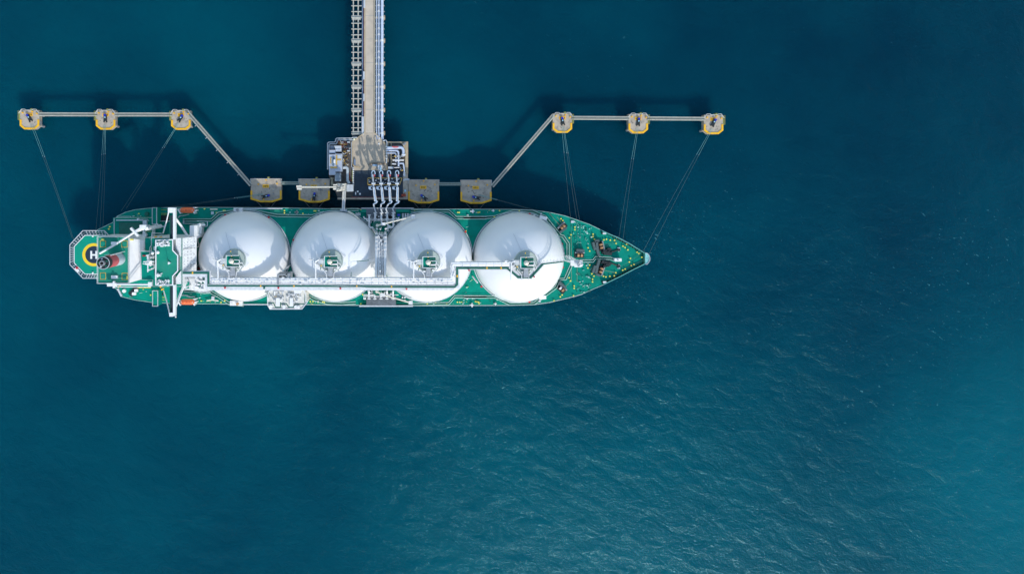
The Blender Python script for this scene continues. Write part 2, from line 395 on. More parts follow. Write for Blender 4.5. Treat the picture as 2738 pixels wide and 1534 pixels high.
    for a0 in (1.95,):
        pts = []
        for k in range(14):
            th = R(14+k*1.9); pts.append((cx+(TR+.2)*math.sin(th)*math.cos(a0), cy+(TR+.2)*math.sin(th)*math.sin(a0), TZ+(TR+.2)*math.cos(th)))
        ld.tube(pts, .06, 4)
    ld.each('dome_ladder', mat('ladder_grey', (.5, .55, .62), .4, .1, 1), dome)
for i in range(4): tank(i)

# ---------------------------------------------------------------- elevated pipe bridge along the tanks
ZB = 41.0
def bridge():
    lo = MB()
    lo.rect('P', 560, 741, 1214, 776, ZB-.6, ZB); lo.rect('P', 1203, 702, 1229, 745, ZB-.6, ZB-.01); lo.rect('P', 1214.5, 745.5, 1229, 771, ZB-.6, ZB-.02)
    lo.rect('P', 1229.5, 699, 1364, 721, ZB-.6, ZB)
    lo.rect('P', 484, 724, 563, 740, ZB-.6, ZB-.03); lo.rect('P', 548, 740.5, 559.5, 771, ZB-.6, ZB-.04)
    lo.prism(L2('P', ZB, [(1364.5, 700), (1364.5, 722), (1384, 745), (1421, 746), (1454, 708), (1446, 702), (1415, 735), (1390, 735), (1372, 712)]), ZB-.6, ZB-.05)
    girder = lo.build('bridge_girder', mat('girder_paint', (.66, .68, .70), .5, .12, .8, stain=(.45, .47, .48), stain_amt=.5, stain_scale=.5), ship)
    wk = [(489, 729.5), (557, 729.5), (557, 763.2), (880, 764.2), (1000, 765.6), (1216, 766.5), (1222.4, 760), (1222.4, 716.4), (1356, 716.4), (1385.5, 741), (1419, 741.7), (1451, 707)]
    MB().strip(L2('P', ZB+.3, wk), .98, ZB+.02, ZB+.3).build('green_walkway', DGREEN, girder)
    rl = MB(); rp = L3('P', [(x, y+3.4 if k > 1 else y-3, ZB+.05) for k, (x, y) in enumerate(wk[2:6])]); rl.rail(rp, 1.1, .06, step=4)
    rp = L3('P', [(x, y-3.6, ZB+.05) for (x, y) in wk[2:6]]); rl.rail(rp, 1.1, .06, step=4)
    rl.rail(L3('P', [(1232, 720, ZB), (1354, 720, ZB), (1384, 745, ZB), (1421, 746, ZB), (1454, 709, ZB)]), 1.1, .06, step=4)
    rl.each('bridge_rail', LGREY, girder)
    mk = MB()
    for x, y in ((515, 729.5), (697, 763.7), (786, 764), (954, 765), (1047, 765.7), (1222.4, 738), (1302, 716.4), (1340, 716.4)):
        c = W2('P', x, y, ZB+.3); mk.box(c[0]-.3, c[1]-.55, c[0]+.3, c[1]+.55, ZB+.3, ZB+.5)
    mk.each('yellow_marker', YEL, girder)
    for k, (y, r) in enumerate(((744.5, .42), (749.5, .52), (754.5, .32), (758, .22))):
        pts = [(566, y, ZB+.75), (1203+k*3, y, ZB+.75)]
        if k < 3: pts = [(566, y, ZB+.75), (1206+k*4, y, ZB+.75), (1206+k*4, 702+k*4, ZB+.75), (1366, 702+k*4, ZB+.75)]
        MB().tube(L3('P', pts), r, 10).build('cargo_pipe', PIPE, girder)
    x = 575
    while x < 1200:
        a = W2('P', x, 742.5, ZB); b = W2('P', x, 759.5, ZB)
        MB().box(a[0]-.09, b[1], a[0]+.09, a[1], ZB, ZB+1.25).build('pipe_saddle', LGREY, girder)
        x += random.choice((14, 19, 23, 26))
    for x in range(1236, 1362, 21):
        a = W2('P', x, 700, ZB); b = W2('P', x, 713, ZB); MB().box(a[0]-.09, b[1], a[0]+.09, a[1], ZB, ZB+1.25).build('pipe_saddle', LGREY, girder)
    # small fittings along the pipes
    ft = MB()
    for k in range(260):
        x = random.uniform(568, 1200); y = random.uniform(741.5, 759.5); c = W2('P', x, y, ZB+1); w = random.uniform(.12, .45)
        ft.box(c[0]-w, c[1]-w*.6, c[0]+w, c[1]+w*.6, ZB, ZB+random.uniform(.6, 1.9))
    for k in range(40):
        x = random.uniform(1204, 1218); y = random.uniform(704, 744); c = W2('P', x, y, ZB+1); w = random.uniform(.15, .4)
        ft.box(c[0]-w*.6, c[1]-w, c[0]+w*.6, c[1]+w, ZB, ZB+random.uniform(.6, 1.8))
    o = ft.build('valve_gear', WHITE2, girder); o['kind'] = 'stuff'
    ft = MB()
    for k in range(190):
        x = random.uniform(568, 1200); y = random.uniform(742, 760); c = W2('P', x, y, ZB+1); w = random.uniform(.1, .3)
        ft.box(c[0]-w*1.6, c[1]-w*.5, c[0]+w*1.6, c[1]+w*.5, ZB, ZB+random.uniform(.3, .8))
    o = ft.build('pipe_shoe', GREY, girder); o['kind'] = 'stuff'
    # trestle legs standing in the gaps between the tanks
    for x in (-102, -55.9, -9.5, 36.8):
        for dy in (-4, 4.2):
            yy = yc_at(x)-9+dy if x < 30 else yc_at(x)-6+dy
            MB().cyl(x, yy, ZD, ZB-.6, .35, 8).build('bridge_leg', WHITE2, girder)
    # red fire monitors on the outer side
    for x, y in ((601, 769.5), (744, 770), (910, 771.3), (1087, 772.5), (1254, 722.5), (1429, 740.5)):
        c = W2('P', x, y, ZB+1); MB().cyl(c[0], c[1], ZB-.2, ZB+.9, .35, 10, .45).build('fire_monitor', RED, girder)
    c = W2('P', 706, 770, ZB+1); MB().cyl(c[0], c[1], ZB-.2, ZB+.9, .4, 10, .5).build('hydrant', DGREEN, girder)
    # frame tower where the cross pipes join, in the gap between first and second tank
    f = MB()
    f.rect('B', 1175, 915, 1200, 1040, ZB-8, ZB+1.6); f.rect('B', 1200.5, 915, 1280, 930, ZB-8, ZB+1.5); f.rect('B', 1300, 905, 1330, 1000, ZB-8, ZB+1.0)
    f.each('transfer_frame', GREY, girder)
    f = MB()
    for k in range(14):
        f.rect('B', *(lambda a, b: (a, b, a+random.uniform(8, 22), b+random.uniform(6, 14)))(random.uniform(1200, 1290), random.uniform(930, 980)), ZB-2, ZB+random.uniform(.2, 1.8))
    f.build('transfer_valve', WHITE2, girder)
    # narrow truss walk from the last tank to the foremast
    MB().strip(L2('F', ZB+.2, [(1012, 800), (1150, 783), (1300, 763)]), .6, ZB-.2, ZB+.1).build('truss_walk', DGREEN, girder)
    r = MB(); r.rail(L3('F', [(1000, 778, ZB), (1150, 763, ZB), (1300, 745, ZB)]), 1.2, .12, step=3)
    pts = []
    for k in range(15): pts.append(W3('F', 985+k*22, (790 if k % 2 else 755)-k*1.7, ZB))
    r.tube(pts, .13, 4); r.build('truss_frame', WHITE, girder)
    r = MB().strip(L2('F', ZB+.3, [(1012, 789), (1150, 772), (1300, 753)]), .5, ZB-.5, ZB-.1); r.build('truss_chord', WHITE, girder)
    # mid-tank aerial line
    r = MB().rail(L3('D', [(1170, 745, ZB), (1005, 748, ZB), (860, 765, ZB-.5), (862, 990, ZB)]), .9, .1, step=2); r.build('link_walk', LGREY, girder)
    MB().strip(L2('D', ZB, [(1090, 748), (930, 762)]), .5, ZB-.3, ZB).strip(L2('D', ZB, [(862, 900), (860, 960)]), .5, ZB-.3, ZB).each('link_tread', DGREEN, girder)
bridge()

# ---------------------------------------------------------------- midship cross pipes and manifolds
def midship():
    Z = 34.0
    rk = MB().rect('D', 1172, 420, 1312, 985, Z-.5, Z-.1); rack = rk.build('cross_rack', GREY, ship)
    for x, r in ((1188, .62), (1222, .38), (1248, .26), (1270, .2), (1300, .62)):
        MB().tube(L3('D', [(x-2 if x > 1240 else x+3, 385, Z-12), (x, 450, Z), (x-6, 985, Z+1)]), r, 10).build('cross_pipe', PIPE, rack)
    fl = MB()
    for x in (1188, 1300):
        for y in range(450, 980, 52):
            a = W3('D', x-1-(y-450)*.01, y, Z+.1); fl.tube([(a[0], a[1]-.18, a[2]), (a[0], a[1]+.18, a[2])], .85, 10)
    fl.each('pipe_flange', WHITE2, rack)
    f = MB()
    for k in range(46):
        x = random.uniform(1205, 1285); y = random.uniform(430, 960); c = W2('D', x, y, Z+.5); w = random.uniform(.12, .4); f.box(c[0]-w*.6, c[1]-w, c[0]+w*.6, c[1]+w, Z-.1, Z+random.uniform(.3, 1.3))
    o = f.build('valve_gear', WHITE2, rack); o['kind'] = 'stuff'
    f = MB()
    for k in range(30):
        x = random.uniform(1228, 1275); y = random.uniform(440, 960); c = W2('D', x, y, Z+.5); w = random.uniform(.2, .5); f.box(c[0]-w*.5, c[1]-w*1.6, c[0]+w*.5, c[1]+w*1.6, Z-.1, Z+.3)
    o = f.build('gap_shade', BLACK, rack); o['kind'] = 'stuff'  # solid black blocks paint the dark between the pipes
    for (y0, y1, sgn) in ((86, 215, 1), (1210, 1328, -1)):
        plat = MB(); x1 = W2('E', 285, y0, ZD+2.2)
        a = W2('D', 1056, y0, ZD+2.2); b = W2('E', 282, y1, ZD+2.2)
        plat.box(a[0], b[1], b[0], a[1], ZD, ZD+2.2); pl = plat.build('manifold_platform', DGREY, ship)
        MB().box(a[0]-2.6, b[1]+(1.4 if sgn < 0 else 3.2), a[0]-.02, a[1]-(3.2 if sgn < 0 else .4), ZD, ZD+2.0).box(b[0]+.02, b[1]+(1 if sgn < 0 else 3.4), b[0]+6.8, a[1]-(3.4 if sgn < 0 else .4), ZD, ZD+2.0).each('side_platform', GREENT, pl)
        if sgn < 0:
            MB().box(a[0]-3.6, b[1]-.7, b[0]+8.6, b[1]-.02, ZD+.3, ZD+2.3).build('manifold_kerb', LGREY, pl)
        else: MB().box(a[0]-2.6, a[1]+.02, b[0]+9, a[1]+.4, ZD+.3, ZD+2.3).build('manifold_kerb', LGREY, pl)
    zp = ZD+3.4
    mn = [(415, 290), (590, 240), (770, 240), (945, 230), (1130, 220)]
    for k, (x, y) in enumerate(mn):
        pts = [(x, y, zp+.2), (x, 420, zp)]
        if k == 0: pts = [(x, y, zp+.2), (x, 600, zp), (440, 650, zp), (600, 655, zp+2), (650, 690, zp+6)]
        if k == 4: pts = [(x, y, zp+.2), (x, 590, zp), (1100, 640, zp), (960, 650, zp+2), (900, 690, zp+6)]
        if k == 2: pts = [(x, y, zp), (x, 560, zp), (740, 700, zp+5)]
        if k == 3: pts = [(x, y, zp), (x, 540, zp), (980, 600, zp), (1040, 610, zp)]
        MB().tube(L3('I', pts), .48, 10).build('manifold_pipe', PIPE, ship)
        f = MB(); c = W3('I', x, y, zp+.2)
        f.tube([(c[0], c[1]+.5, c[2]), (c[0], c[1]+.1, c[2])], .85, 10); c = W3('I', x, 385, zp); f.tube([(c[0], c[1]+.2, c[2]), (c[0], c[1]-.2, c[2])], .85, 10)
        f.each('pipe_flange', WHITE2, ship)
    MB().tube(L3('I', [(245, 320, zp), (270, 380, zp), (330, 390, zp), (350, 450, zp), (410, 470, zp)]), .3).tube(L3('I', [(1290, 340, zp), (1290, 390, zp), (1210, 380, zp)]), .3).tube(L3('I', [(340, 435, zp+.6), (1150, 435, zp+.6)]), .18).tube(L3('I', [(340, 400, zp+.4), (1150, 400, zp+.4)]), .14).tube(L3('I', [(550, 680, zp), (560, 740, zp), (640, 750, zp)]), .4).tube(L3('I', [(970, 660, zp), (975, 740, zp), (930, 750, zp)]), .35).each('crossover_pipe', PIPE, ship)
    f = MB()
    for k in range(34):
        x = random.uniform(430, 1250); y = random.uniform(270, 560); c = W2('I', x, y, zp); w = random.uniform(.15, .5); f.box(c[0]-w, c[1]-w*.8, c[0]+w, c[1]+w*.8, ZD, ZD+random.uniform(2.3, 3.6))
    o = f.build('manifold_valve', WHITE2, ship); o['kind'] = 'stuff'
    f = MB()
    for k in range(22):
        x = random.uniform(430, 1180); y = random.uniform(300, 640); c = W2('I', x, y, zp); w = random.uniform(.4, 1.1); f.box(c[0]-w, c[1]-w*.5, c[0]+w, c[1]+w*.5, ZD, ZD+2.5)
    f.build('drip_tray', BLACK, ship)
    # south manifold spigots
    for k, (x, y) in enumerate(((665, 830), (890, 835), (1120, 830), (1350, 830), (1585, 835))):
        MB().tube(L3('U', [(x, y+20, zp), (x, 700, zp), (x+4, 540, zp+1)]), .42, 8).build('manifold_pipe', PIPE, ship)
        c = W3('U', x, y, zp); MB().tube([(c[0], c[1]+.2, c[2]), (c[0], c[1]-.3, c[2])], .85, 10).each('pipe_flange', WHITE2, ship)
    MB().tube(L3('U', [(450, 680, zp+.6), (1800, 690, zp+.6)]), .16).tube(L3('U', [(450, 740, zp+.4), (1500, 745, zp+.4)]), .2).tube(L3('U', [(480, 780, zp), (470, 840, zp), (520, 850, zp), (530, 790, zp)]), .25).each('crossover_pipe', PIPE, ship)
    f = MB()
    for k in range(34):
        x = random.uniform(600, 1650); y = random.uniform(540, 740); c = W2('U', x, y, zp); w = random.uniform(.2, .6); f.box(c[0]-w, c[1]-w*.6, c[0]+w, c[1]+w*.6, ZD, ZD+random.uniform(2.5, 3.6))
    o = f.build('manifold_valve', WHITE2, ship); o['kind'] = 'stuff'
    # hose handling cranes
    def hose_crane(k, base, elbow, head, zh):
        b = W3(k, *base, zh); top = MB().cyl(b[0], b[1], ZD, zh, .9, 14, .7); t = top.build('hose_crane', CREAM, ship)
        MB().cyl(b[0], b[1], zh-3.2, zh-2.9, 2.3, 24).build('crane_platform', DGREEN, t)
        e = W3(k, *elbow, zh+.6); h = W3(k, *head, zh+1)
        MB().tube([(b[0], b[1], zh), e, h], .38, 8).build('crane_boom', CREAM, t)
        MB().box(e[0]-1.1, e[1]-.7, e[0]+1.1, e[1]+.7, zh-.3, zh+1.1).box(h[0]-1.0, h[1]-.8, h[0]+1.0, h[1]+.8, zh-.2, zh+1.3).each('crane_head', WHITE2, t)
    hose_crane('I', (650, 590), (830, 540), (1710, 320), 28)
    hose_crane('U', (970, 570), (1200, 680), (2260, 990), 27)
    c = W2('I', 1290, 275, ZD+3); MB().box(c[0]-.7, c[1]-.5, c[0]+.7, c[1]+.5, ZD+2, ZD+3.2).build('blue_cabinet', BLUE, ship)
    for x in (1412, 1490, 1560):
        for y in (250, 300, 350):
            c = W2('I', x, y, ZD+1); MB().cyl(c[0], c[1], ZD, ZD+1.2, .45, 10).build('vent_post', WHITE2, ship)
    for x in (1950, 2040):
        for y in (790, 900):
            c = W2('U', x, y, ZD+1); MB().cyl(c[0], c[1], ZD, ZD+1.4, .4, 10).build('vent_post', WHITE2, ship)
    f = MB()
    for k in range(4): f.rect('I', 12+k*38, 205+(k % 2)*12, 34+k*38, 295, ZD, ZD+1.6)
    f.build('ladder_rack', WHITE2, ship)
    # derrick stowed on deck beside second tank
    MB().tube(L3('C', [(435, 1085, 21), (500, 1120, 21), (575, 1185, 23)]), .5, 8).build('stowed_derrick', CREAM, ship)
midship()

# ---------------------------------------------------------------- compressor house and side lockers
def houses():
    Z = 30
    pl = L2('B', Z, [(1080, 1120), (1130, 1105), (1500, 1105), (1520, 1150), (1528, 1240), (1546, 1246), (1480, 1332), (1092, 1334), (1066, 1290), (1062, 1190)])
    h = MB().prism(pl, ZD+.02, Z).build('compressor_house', mat('cream_white', (.66, .655, .60), .5, .14, .9, stain=(.45, .43, .38), stain_amt=.4, stain_scale=.5), ship)
    MB().strip(pl, .3, Z, Z+.5, True).build('roof_kerb', WHITE, h)
    MB().strip(L2('H', Z+.1, [(190, 1145), (450, 1145), (530, 1315), (725, 1315), (728, 1040)]), .42, Z+.01, Z+.1).strip(L2('H', Z+.1, [(745, 1180), (950, 1180), (1035, 1310), (1215, 1310), (1290, 1195), (1640, 1190)]), .42, Z+.01, Z+.1).strip(L2('H', Z+.1, [(190, 1060), (290, 740)]), .3, Z+.01, Z+.1).strip(L2('H', Z+.1, [(1650, 1140), (1670, 810)]), .3, Z+.01, Z+.1).each('roof_walkway', DGREEN, h)
    MB().rect('H', 540, 960, 690, 1270, Z, Z+1.4).rect('H', 1080, 960, 1200, 1290, Z, Z+1.4).rect('H', 465, 700, 520, 900, Z, Z+1.2).rect('H', 1240, 660, 1520, 780, Z, Z+1.8).each('air_duct', WHITE, h)
    f = MB(); g = MB()
    for k in range(60):
        x = random.uniform(300, 1580); y = random.uniform(640, 1120); c = W2('H', x, y, Z); w = random.uniform(.15, .55)
        (f if k % 3 else g).box(c[0]-w, c[1]-w*random.uniform(.4, 1), c[0]+w, c[1]+w*random.uniform(.4, 1), Z, Z+random.uniform(.3, 1.3))
    o = f.build('roof_fitting', WHITE2, h); o['kind'] = 'stuff'; o = g.build('roof_grating', LGREY, h); o['kind'] = 'stuff'
    f = MB()
    for x, y, r in ((360, 1280, .9), (870, 1290, .8), (1320, 1290, .8), (1430, 1300, .7)):
        c = W2('H', x, y, Z); f.cyl(c[0], c[1], Z, Z+1.2, r, 14)
    f.each('roof_vent', WHITE, h)
    MB().rect('H', 470, 890, 580, 912, Z+1.4, Z+1.55).build('orange_bar', OCHRE, h)
    # lockers standing on the deck edge beside the first tank
    for k, r in enumerate((('B', 652, 116, 756, 164, ZD, ZD+3), ('B', 606, 1238, 756, 1294, ZD-.5, ZD+3))):
        a = MB().rect(*r).build('gangway_locker', WHITE2, ship)
        c = W2('B', 700, 140 if k == 0 else 1272, ZD+3); MB().cyl(c[0], c[1], ZD+3, ZD+3.8, .7, 12).each('winch_drum', GREY if k == 0 else DRUM, a)
    MB().rect('B', 755, 120, 1240, 132, ZD+.3, ZD+1.2).build('gangway_ladder', LGREY, ship)
    MB().rect('B', 1090, 140, 1240, 186, ZD, ZD+.25).each('green_plate', GREENT, ship)
    MB().rect('B', 760, 1275, 1060, 1287, ZD+.3, ZD+1.0).build('gangway_ladder', LGREY, ship)
    # white deck gear near the edges
    for r in (('E', 1240, 95, 1300, 145), ('E', 1195, 160, 1222, 180), ('E', 1232, 1300, 1290, 1352), ('E', 1185, 1238, 1215, 1258), ('F', 360, 96, 402, 126),
              ('F', 388, 1292, 430, 1326), ('D', 130, 108, 185, 155), ('D', 428, 105, 458, 122), ('B', 1385, 145, 1435, 188), ('D', 418, 1268, 445, 1292), ('F', 893, 160, 930, 182)):
        x0, y0, x1, y1 = r[1:]
        c = W2(r[0], (x0+x1)/2, (y0+y1)/2, ZD+1.5); w = abs(W2(r[0], x1, y0, ZD)[0]-W2(r[0], x0, y0, ZD)[0])/2; d = w*abs(y1-y0)/abs(x1-x0)
        g = MB().cyl(c[0], c[1], ZD, ZD+1.6, w*.55, 10, w*.4).box(c[0]-w, c[1]-d*.35, c[0]+w*.8, c[1]+d*.2, ZD, ZD+1.1).box(c[0]-w*.2, c[1]-d, c[0]+w*.35, c[1]+d*.9, ZD, ZD+1.3)
        g.build('mooring_winch', WHITE2, ship)
    for k, (x0, y0, x1, y1) in enumerate(((980, 190, 1070, 215), (972, 1235, 1060, 1225))):
        MB().seg(W2('F', x0, y0, 19), W2('F', x1, y1 if k else 218, 19), 4.2 if False else 1.7, ZD, 19).build('deck_locker', WHITE, ship)
    # port-side painted marks
    m = MB()
    for r in ((1125, 180, 1195, 184), (1125, 222, 1240, 226), ):
        pass
houses()
def side_gear():
    MB().tube(L3('B', [(330, 1232, 18), (400, 1224, 18.3), (470, 1236, 18)]), .32, 8).tube(L3('B', [(370, 134, 18), (458, 134, 18)]), .3, 8).each('stowed_boom', CREAM, ship)
    MB().rect('B', 385, 1185, 415, 1222, ZD, ZD+2).rect('B', 380, 160, 410, 196, ZD, ZD+.6).rect('F', 990, 142, 1004, 165, ZD, ZD+1.5).rect('F', 965, 1262, 990, 1288, ZD, ZD+1.5).each('deck_cabinet', LGREY, ship)
    rnd = random.Random(11); f = {0: MB(), 1: MB(), 2: MB()}
    for x0, x1, y0, y1, n in ((500, 640, 566, 576, 12), (775, 860, 558, 574, 14), (1105, 1250, 562, 568, 12), (1245, 1330, 562, 580, 12), (500, 590, 786, 808, 16), (815, 900, 803, 812, 14), (1130, 1240, 806, 812, 12), (1225, 1330, 796, 812, 16), (752, 772, 600, 740, 10), (1240, 1262, 600, 640, 5), (1238, 1262, 740, 790, 8), (345, 395, 770, 795, 10), (330, 400, 570, 580, 6)):
        for i in range(n):
            c = W2('P', rnd.uniform(x0, x1), rnd.uniform(y0, y1), ZD); w = rnd.uniform(.12, .4); h = rnd.uniform(.3, 1.2); m = f[rnd.choice((0, 0, 1, 2, 2))]
            if rnd.random() < .5: m.box(c[0]-w, c[1]-w*.6, c[0]+w, c[1]+w*.6, ZD, ZD+h)
            else: m.tube([(c[0], c[1], ZD+.4), (c[0]+rnd.uniform(-1.5, 1.5), c[1]+rnd.uniform(-.6, .6), ZD+.4)], .09, 5)
    for k, (nm, mt) in enumerate((('small_fitting', mat('fit_pale2', (.42, .64, .57), .5, .2, 1)), ('yellow_fitting', BYEL), ('dark_fitting', DGREEN))):
        o = f[k].build(nm, mt, ship); o['kind'] = 'stuff'
side_gear()

# ---------------------------------------------------------------- deck passages
def passages():
    P = [L2('B', ZD, [(50, 262), (390, 262), (478, 180), (640, 157), (900, 152), (1180, 208), (1600, 213), (1745, 172)]),
         L2('D', ZD, [(600, 100), (955, 97)]),
         L2('E', ZD, [(475, 112), (960, 115), (1055, 200), (1443, 203)]),
         L2('F', ZD, [(0, 202), (270, 200), (400, 190), (640, 116), (880, 120), (1040, 190), (1232, 428), (1270, 437), (1335, 530), (1335, 735)]),
         L2('B', ZD, [(60, 1112), (205, 1112), (300, 1130), (380, 1125), (480, 1180), (600, 1262), (780, 1282)]),
         L2('E', ZD, [(480, 1312), (960, 1300), (1035, 1212), (1443, 1215)]),
         L2('F', ZD, [(0, 1216), (400, 1216), (590, 1308), (900, 1300), (1180, 1092), (1225, 990), (1300, 985), (1385, 790)]),
         L2('D', ZD, [(305, 1205), (395, 1250), (560, 1296), (735, 1302), (920, 1292)]),
         L2('G', ZD, [(460, 757), (640, 757), (675, 712), (880, 722), (940, 742)])]
    for k, p in enumerate(P):
        w = MB().strip(p, 1.0, ZD+.03, ZD+.35).build('deck_passage', DGREEN, ship)
        r = MB()
        for sgn in (-1, 1):
            q = []
            for i in range(len(p)):
                a = Vector(p[max(0, i-1)]); b = Vector(p[min(len(p)-1, i+1)]); d = (b-a).normalized(); nn = Vector((-d.y, d.x))*.62*sgn
                q.append((*(Vector(p[i])+nn), ZD+.1))
            r.rail(q, 1.0, .12, step=3.2, mid=False)
        r.build('passage_rail', mat('rail_pale', (.55, .74, .68), .5, .1, 1), w)
passages()

# ---------------------------------------------------------------- fore deck
def foredeck():
    bol = [(207, 180), (232, 204), (398, 295), (398, 330), (345, 400), (322, 443), (648, 392), (648, 427), (580, 580), (602, 625), (600, 817), (577, 857),
           (797, 470), (833, 462), (885, 475), (945, 477), (965, 520), (1060, 557), (1090, 575), (1128, 607), (1163, 725), (1148, 775), (1255, 640), (1280, 657),
           (1320, 710), (1175, 825), (1212, 808), (1057, 888), (1090, 872), (962, 922), (880, 972), (940, 965), (960, 997), (792, 970), (825, 980), (642, 1013),
           (642, 1048), (318, 992), (338, 1035), (388, 1105), (388, 1137), (222, 1228), (197, 1254), (668, 462), (660, 970), (632, 937), (1110, 530), (380, 1238), (112, 1308), (965, 440)]
    src = None
    for k, (x, y) in enumerate(bol):
        c = W2('G', x, y, ZD+1)
        if src is None:
            mb = MB().cyl(0, 0, 0, .9, .26, 12).cyl(0, 0, .9, 1.05, .36, 12); me = bpy.data.meshes.new('bollard')
            me.from_pydata(mb.v, [], mb.f); me.materials.append(BYEL); o = bpy.data.objects.new('bollard', me); S.collection.objects.link(o); src = o
        else: o = src.copy(); S.collection.objects.link(o)
        o.parent = ship; o.location = Vector((c[0], c[1], ZD+.02))-ORG[ship.name]
    for kx, pts in (('E', [(1078, 135), (1096, 135), (1340, 135), (1358, 130), (1073, 1288), (1103, 1290), (1328, 1285), (1352, 1305)]), ('F', [(182, 135), (200, 132), (172, 1284), (192, 1288), (714, 112), (460, 112)]),
                    ('D', [(385, 115), (405, 115), (335, 1280), (370, 1280), (495, 1285), (515, 1290), (240, 148), (990, 100), (985, 1308), (1010, 1190)]), ('B', [(300, 128), (530, 150), (545, 150), (500, 1255), (545, 1235), (1265, 150), (1265, 178)]),
                    ('A', [(565, 366), (555, 392), (1030, 1140)])):
        for x, y in pts:
            c = W2(kx, x, y, ZD+1); o = src.copy(); S.collection.objects.link(o); o.parent = ship; o.location = Vector((c[0], c[1], ZD+.02))-ORG[ship.name]
    # winches: bed, drums
    def winch(p, q, ang_w=2.4, m2=DRUM):
        a = Vector(W2('G', *p, ZD+1.5)); b = Vector(W2('G', *q, ZD+1.5)); d = (b-a).normalized(); nn = Vector((-d.y, d.x))
        bed = MB().seg(a-d*1.6, b+d*1.6, 3.2, ZD, ZD+.5).build('winch', BLACK, ship)
        for j, c in enumerate((a, b)):
            MB().tube([(*(c-d*.55), ZD+1.5), (*(c+d*.55), ZD+1.5)], .95, 14).each('winch_drum', m2 if j == 0 else DRUM, bed)
            MB().tube([(*(c-d*.65), ZD+1.5), (*(c-d*.57), ZD+1.5)], 1.15, 14).tube([(*(c+d*.57), ZD+1.5), (*(c+d*.65), ZD+1.5)], 1.15, 14).each('drum_flange', BLACK, bed)
        MB().tube([(*(a-d*1.6+nn*1.2), ZD+1.2), (*(b+d*1.6+nn*1.2), ZD+1.2)], .45, 8).build('winch_motor', GREY, bed)
    winch((215, 308), (245, 280)); winch((443, 677), (488, 677)); winch((755, 537), (765, 580)); winch((763, 868), (748, 912)); winch((200, 1130), (235, 1160), m2=WHITE2)
    g = [([(650, 505), (680, 610)], 3.6, 4.2), ([(700, 490), (712, 620), (738, 700)], 4.0, 5.0), ([(738, 745), (712, 830), (692, 935)], 4.0, 5.0), ([(650, 925), (680, 825)], 3.6, 4.2),
         ([(190, 372), (285, 300)], 1.4, 2.0), ([(185, 1050), (275, 1130)], 1.4, 2.0), ([(420, 610), (530, 618)], 1.2, 2.2), ([(675, 490), (735, 480)], 1, 2), ([(690, 940), (750, 965)], 1, 2)]
    for pts, hh, zz in g: MB().strip(L2('G', ZD+2.4, pts), 3.6*.34 if hh > 3 else 1.1, ZD, ZD+2.4).each('storm_shelter', mat('shelter_grey', (.06, .095, .10), .6, .25, 1), ship)
    for (x, y) in ((800, 630), (800, 800)):
        f = MB(); rnd = random.Random(int(y))
        for k in range(20):
            c = W2('G', x+rnd.uniform(-20, 85), y+rnd.uniform(-38, 38), ZD+1); w = rnd.uniform(.3, 1.2); f.box(c[0]-w, c[1]-w*.6, c[0]+w, c[1]+w*.6, ZD, ZD+rnd.uniform(.8, 2.4))
        f.build('anchor_windlass', BLACK, ship)
    for y, ye in ((650, 605), (775, 830)):
        MB().tube(L3('G', [(850, y, ZD+.5), (930, (y+ye)/2, ZD+.5), (995, ye, ZD+.3)]), .35, 6).build('anchor_chain', BLACK, ship)
        c = W2('G', 1000, ye, ZD+.3); MB().cyl(c[0], c[1], ZD, ZD+.9, .75, 12).build('hawse_pipe', BLACK, ship)
        MB().strip(L2('G', ZD+.8, [(985, ye-25), (1015, ye-25), (1022, ye+5), (1000, ye+28)] if y < 700 else [(985, ye+32), (1012, ye+32), (1022, ye-5), (1000, ye-25)]), .3, ZD, ZD+.9).build('hawse_guard', LGREY, ship)
    MB().rect('G', 945, 726, 1042, 768, ZD, ZD+3).build('fore_locker', WHITE, ship)
    c = W2('G', 988, 745, ZD+3); MB().cyl(c[0], c[1], ZD+3, ZD+3.6, .35, 10).build('locker_vent', GREY, ship)
    MB().rect('G', 345, 205, 385, 238, ZD, ZD+1).build('deck_hatch', LGREY, ship)
    for x, y in ((805, 382), (808, 1052)):
        MB().rect('G', x-22, y-10, x+24, y+12, ZD, ZD+1.6).build('fairlead', WHITE2, ship); MB().rect('G', x-34, y-14, x-22.5, y+10, ZD, ZD+1.6).build('roller', BLACK, ship)
    # small deck fittings
    for k in range(78):
        if k < 44: x, y = random.uniform(340, 640), random.uniform(200, 560)
        else: x, y = random.uniform(420, 620), random.uniform(790, 1200)
        if y < 200+(x-340)*.32: y += 70
        c = W2('G', x, y, ZD); w = random.uniform(.15, .5); t = random.random()
        mb = MB()
        if t < .45: mb.cyl(c[0], c[1], ZD, ZD+random.uniform(.4, 1.2), w, 8, w*.8)
        elif t < .8: mb.tube([(c[0], c[1], ZD+.4), (c[0]+random.uniform(-1.6, 1.6), c[1]+random.uniform(-1.2, 1.2), ZD+.4)], .12, 6)
        else: mb.box(c[0]-w*1.5, c[1]-w*.5, c[0]+w*1.5, c[1]+w*.5, ZD, ZD+.7)
        mb.build('deck_fitting', random.choice((mat('fit_teal', (.16, .50, .42), .5, .2, 1), mat('fit_teal', (0, 0, 0)), mat('fit_pale', (.45, .66, .60), .5, .2, 1), MATS['fit_pale'] if 'fit_pale' in MATS else DGREEN, DGREEN)), ship)
    for y in (0,): pass
    # small ribs along the bulwark
    r = MB()
    for a, b, n in (((860, 385), (1340, 640), 15), ((860, 1040), (1340, 800), 15)):
        for k in range(n):
            t = k/(n-1); c = W2('G', a[0]+(b[0]-a[0])*t, a[1]+(b[1]-a[1])*t, ZD+1); r.box(c[0]-.25, c[1]-.6, c[0]+.25, c[1]+.6, ZD, ZD+1.2)
    r.build('bulwark_stay', BLACK, ship)
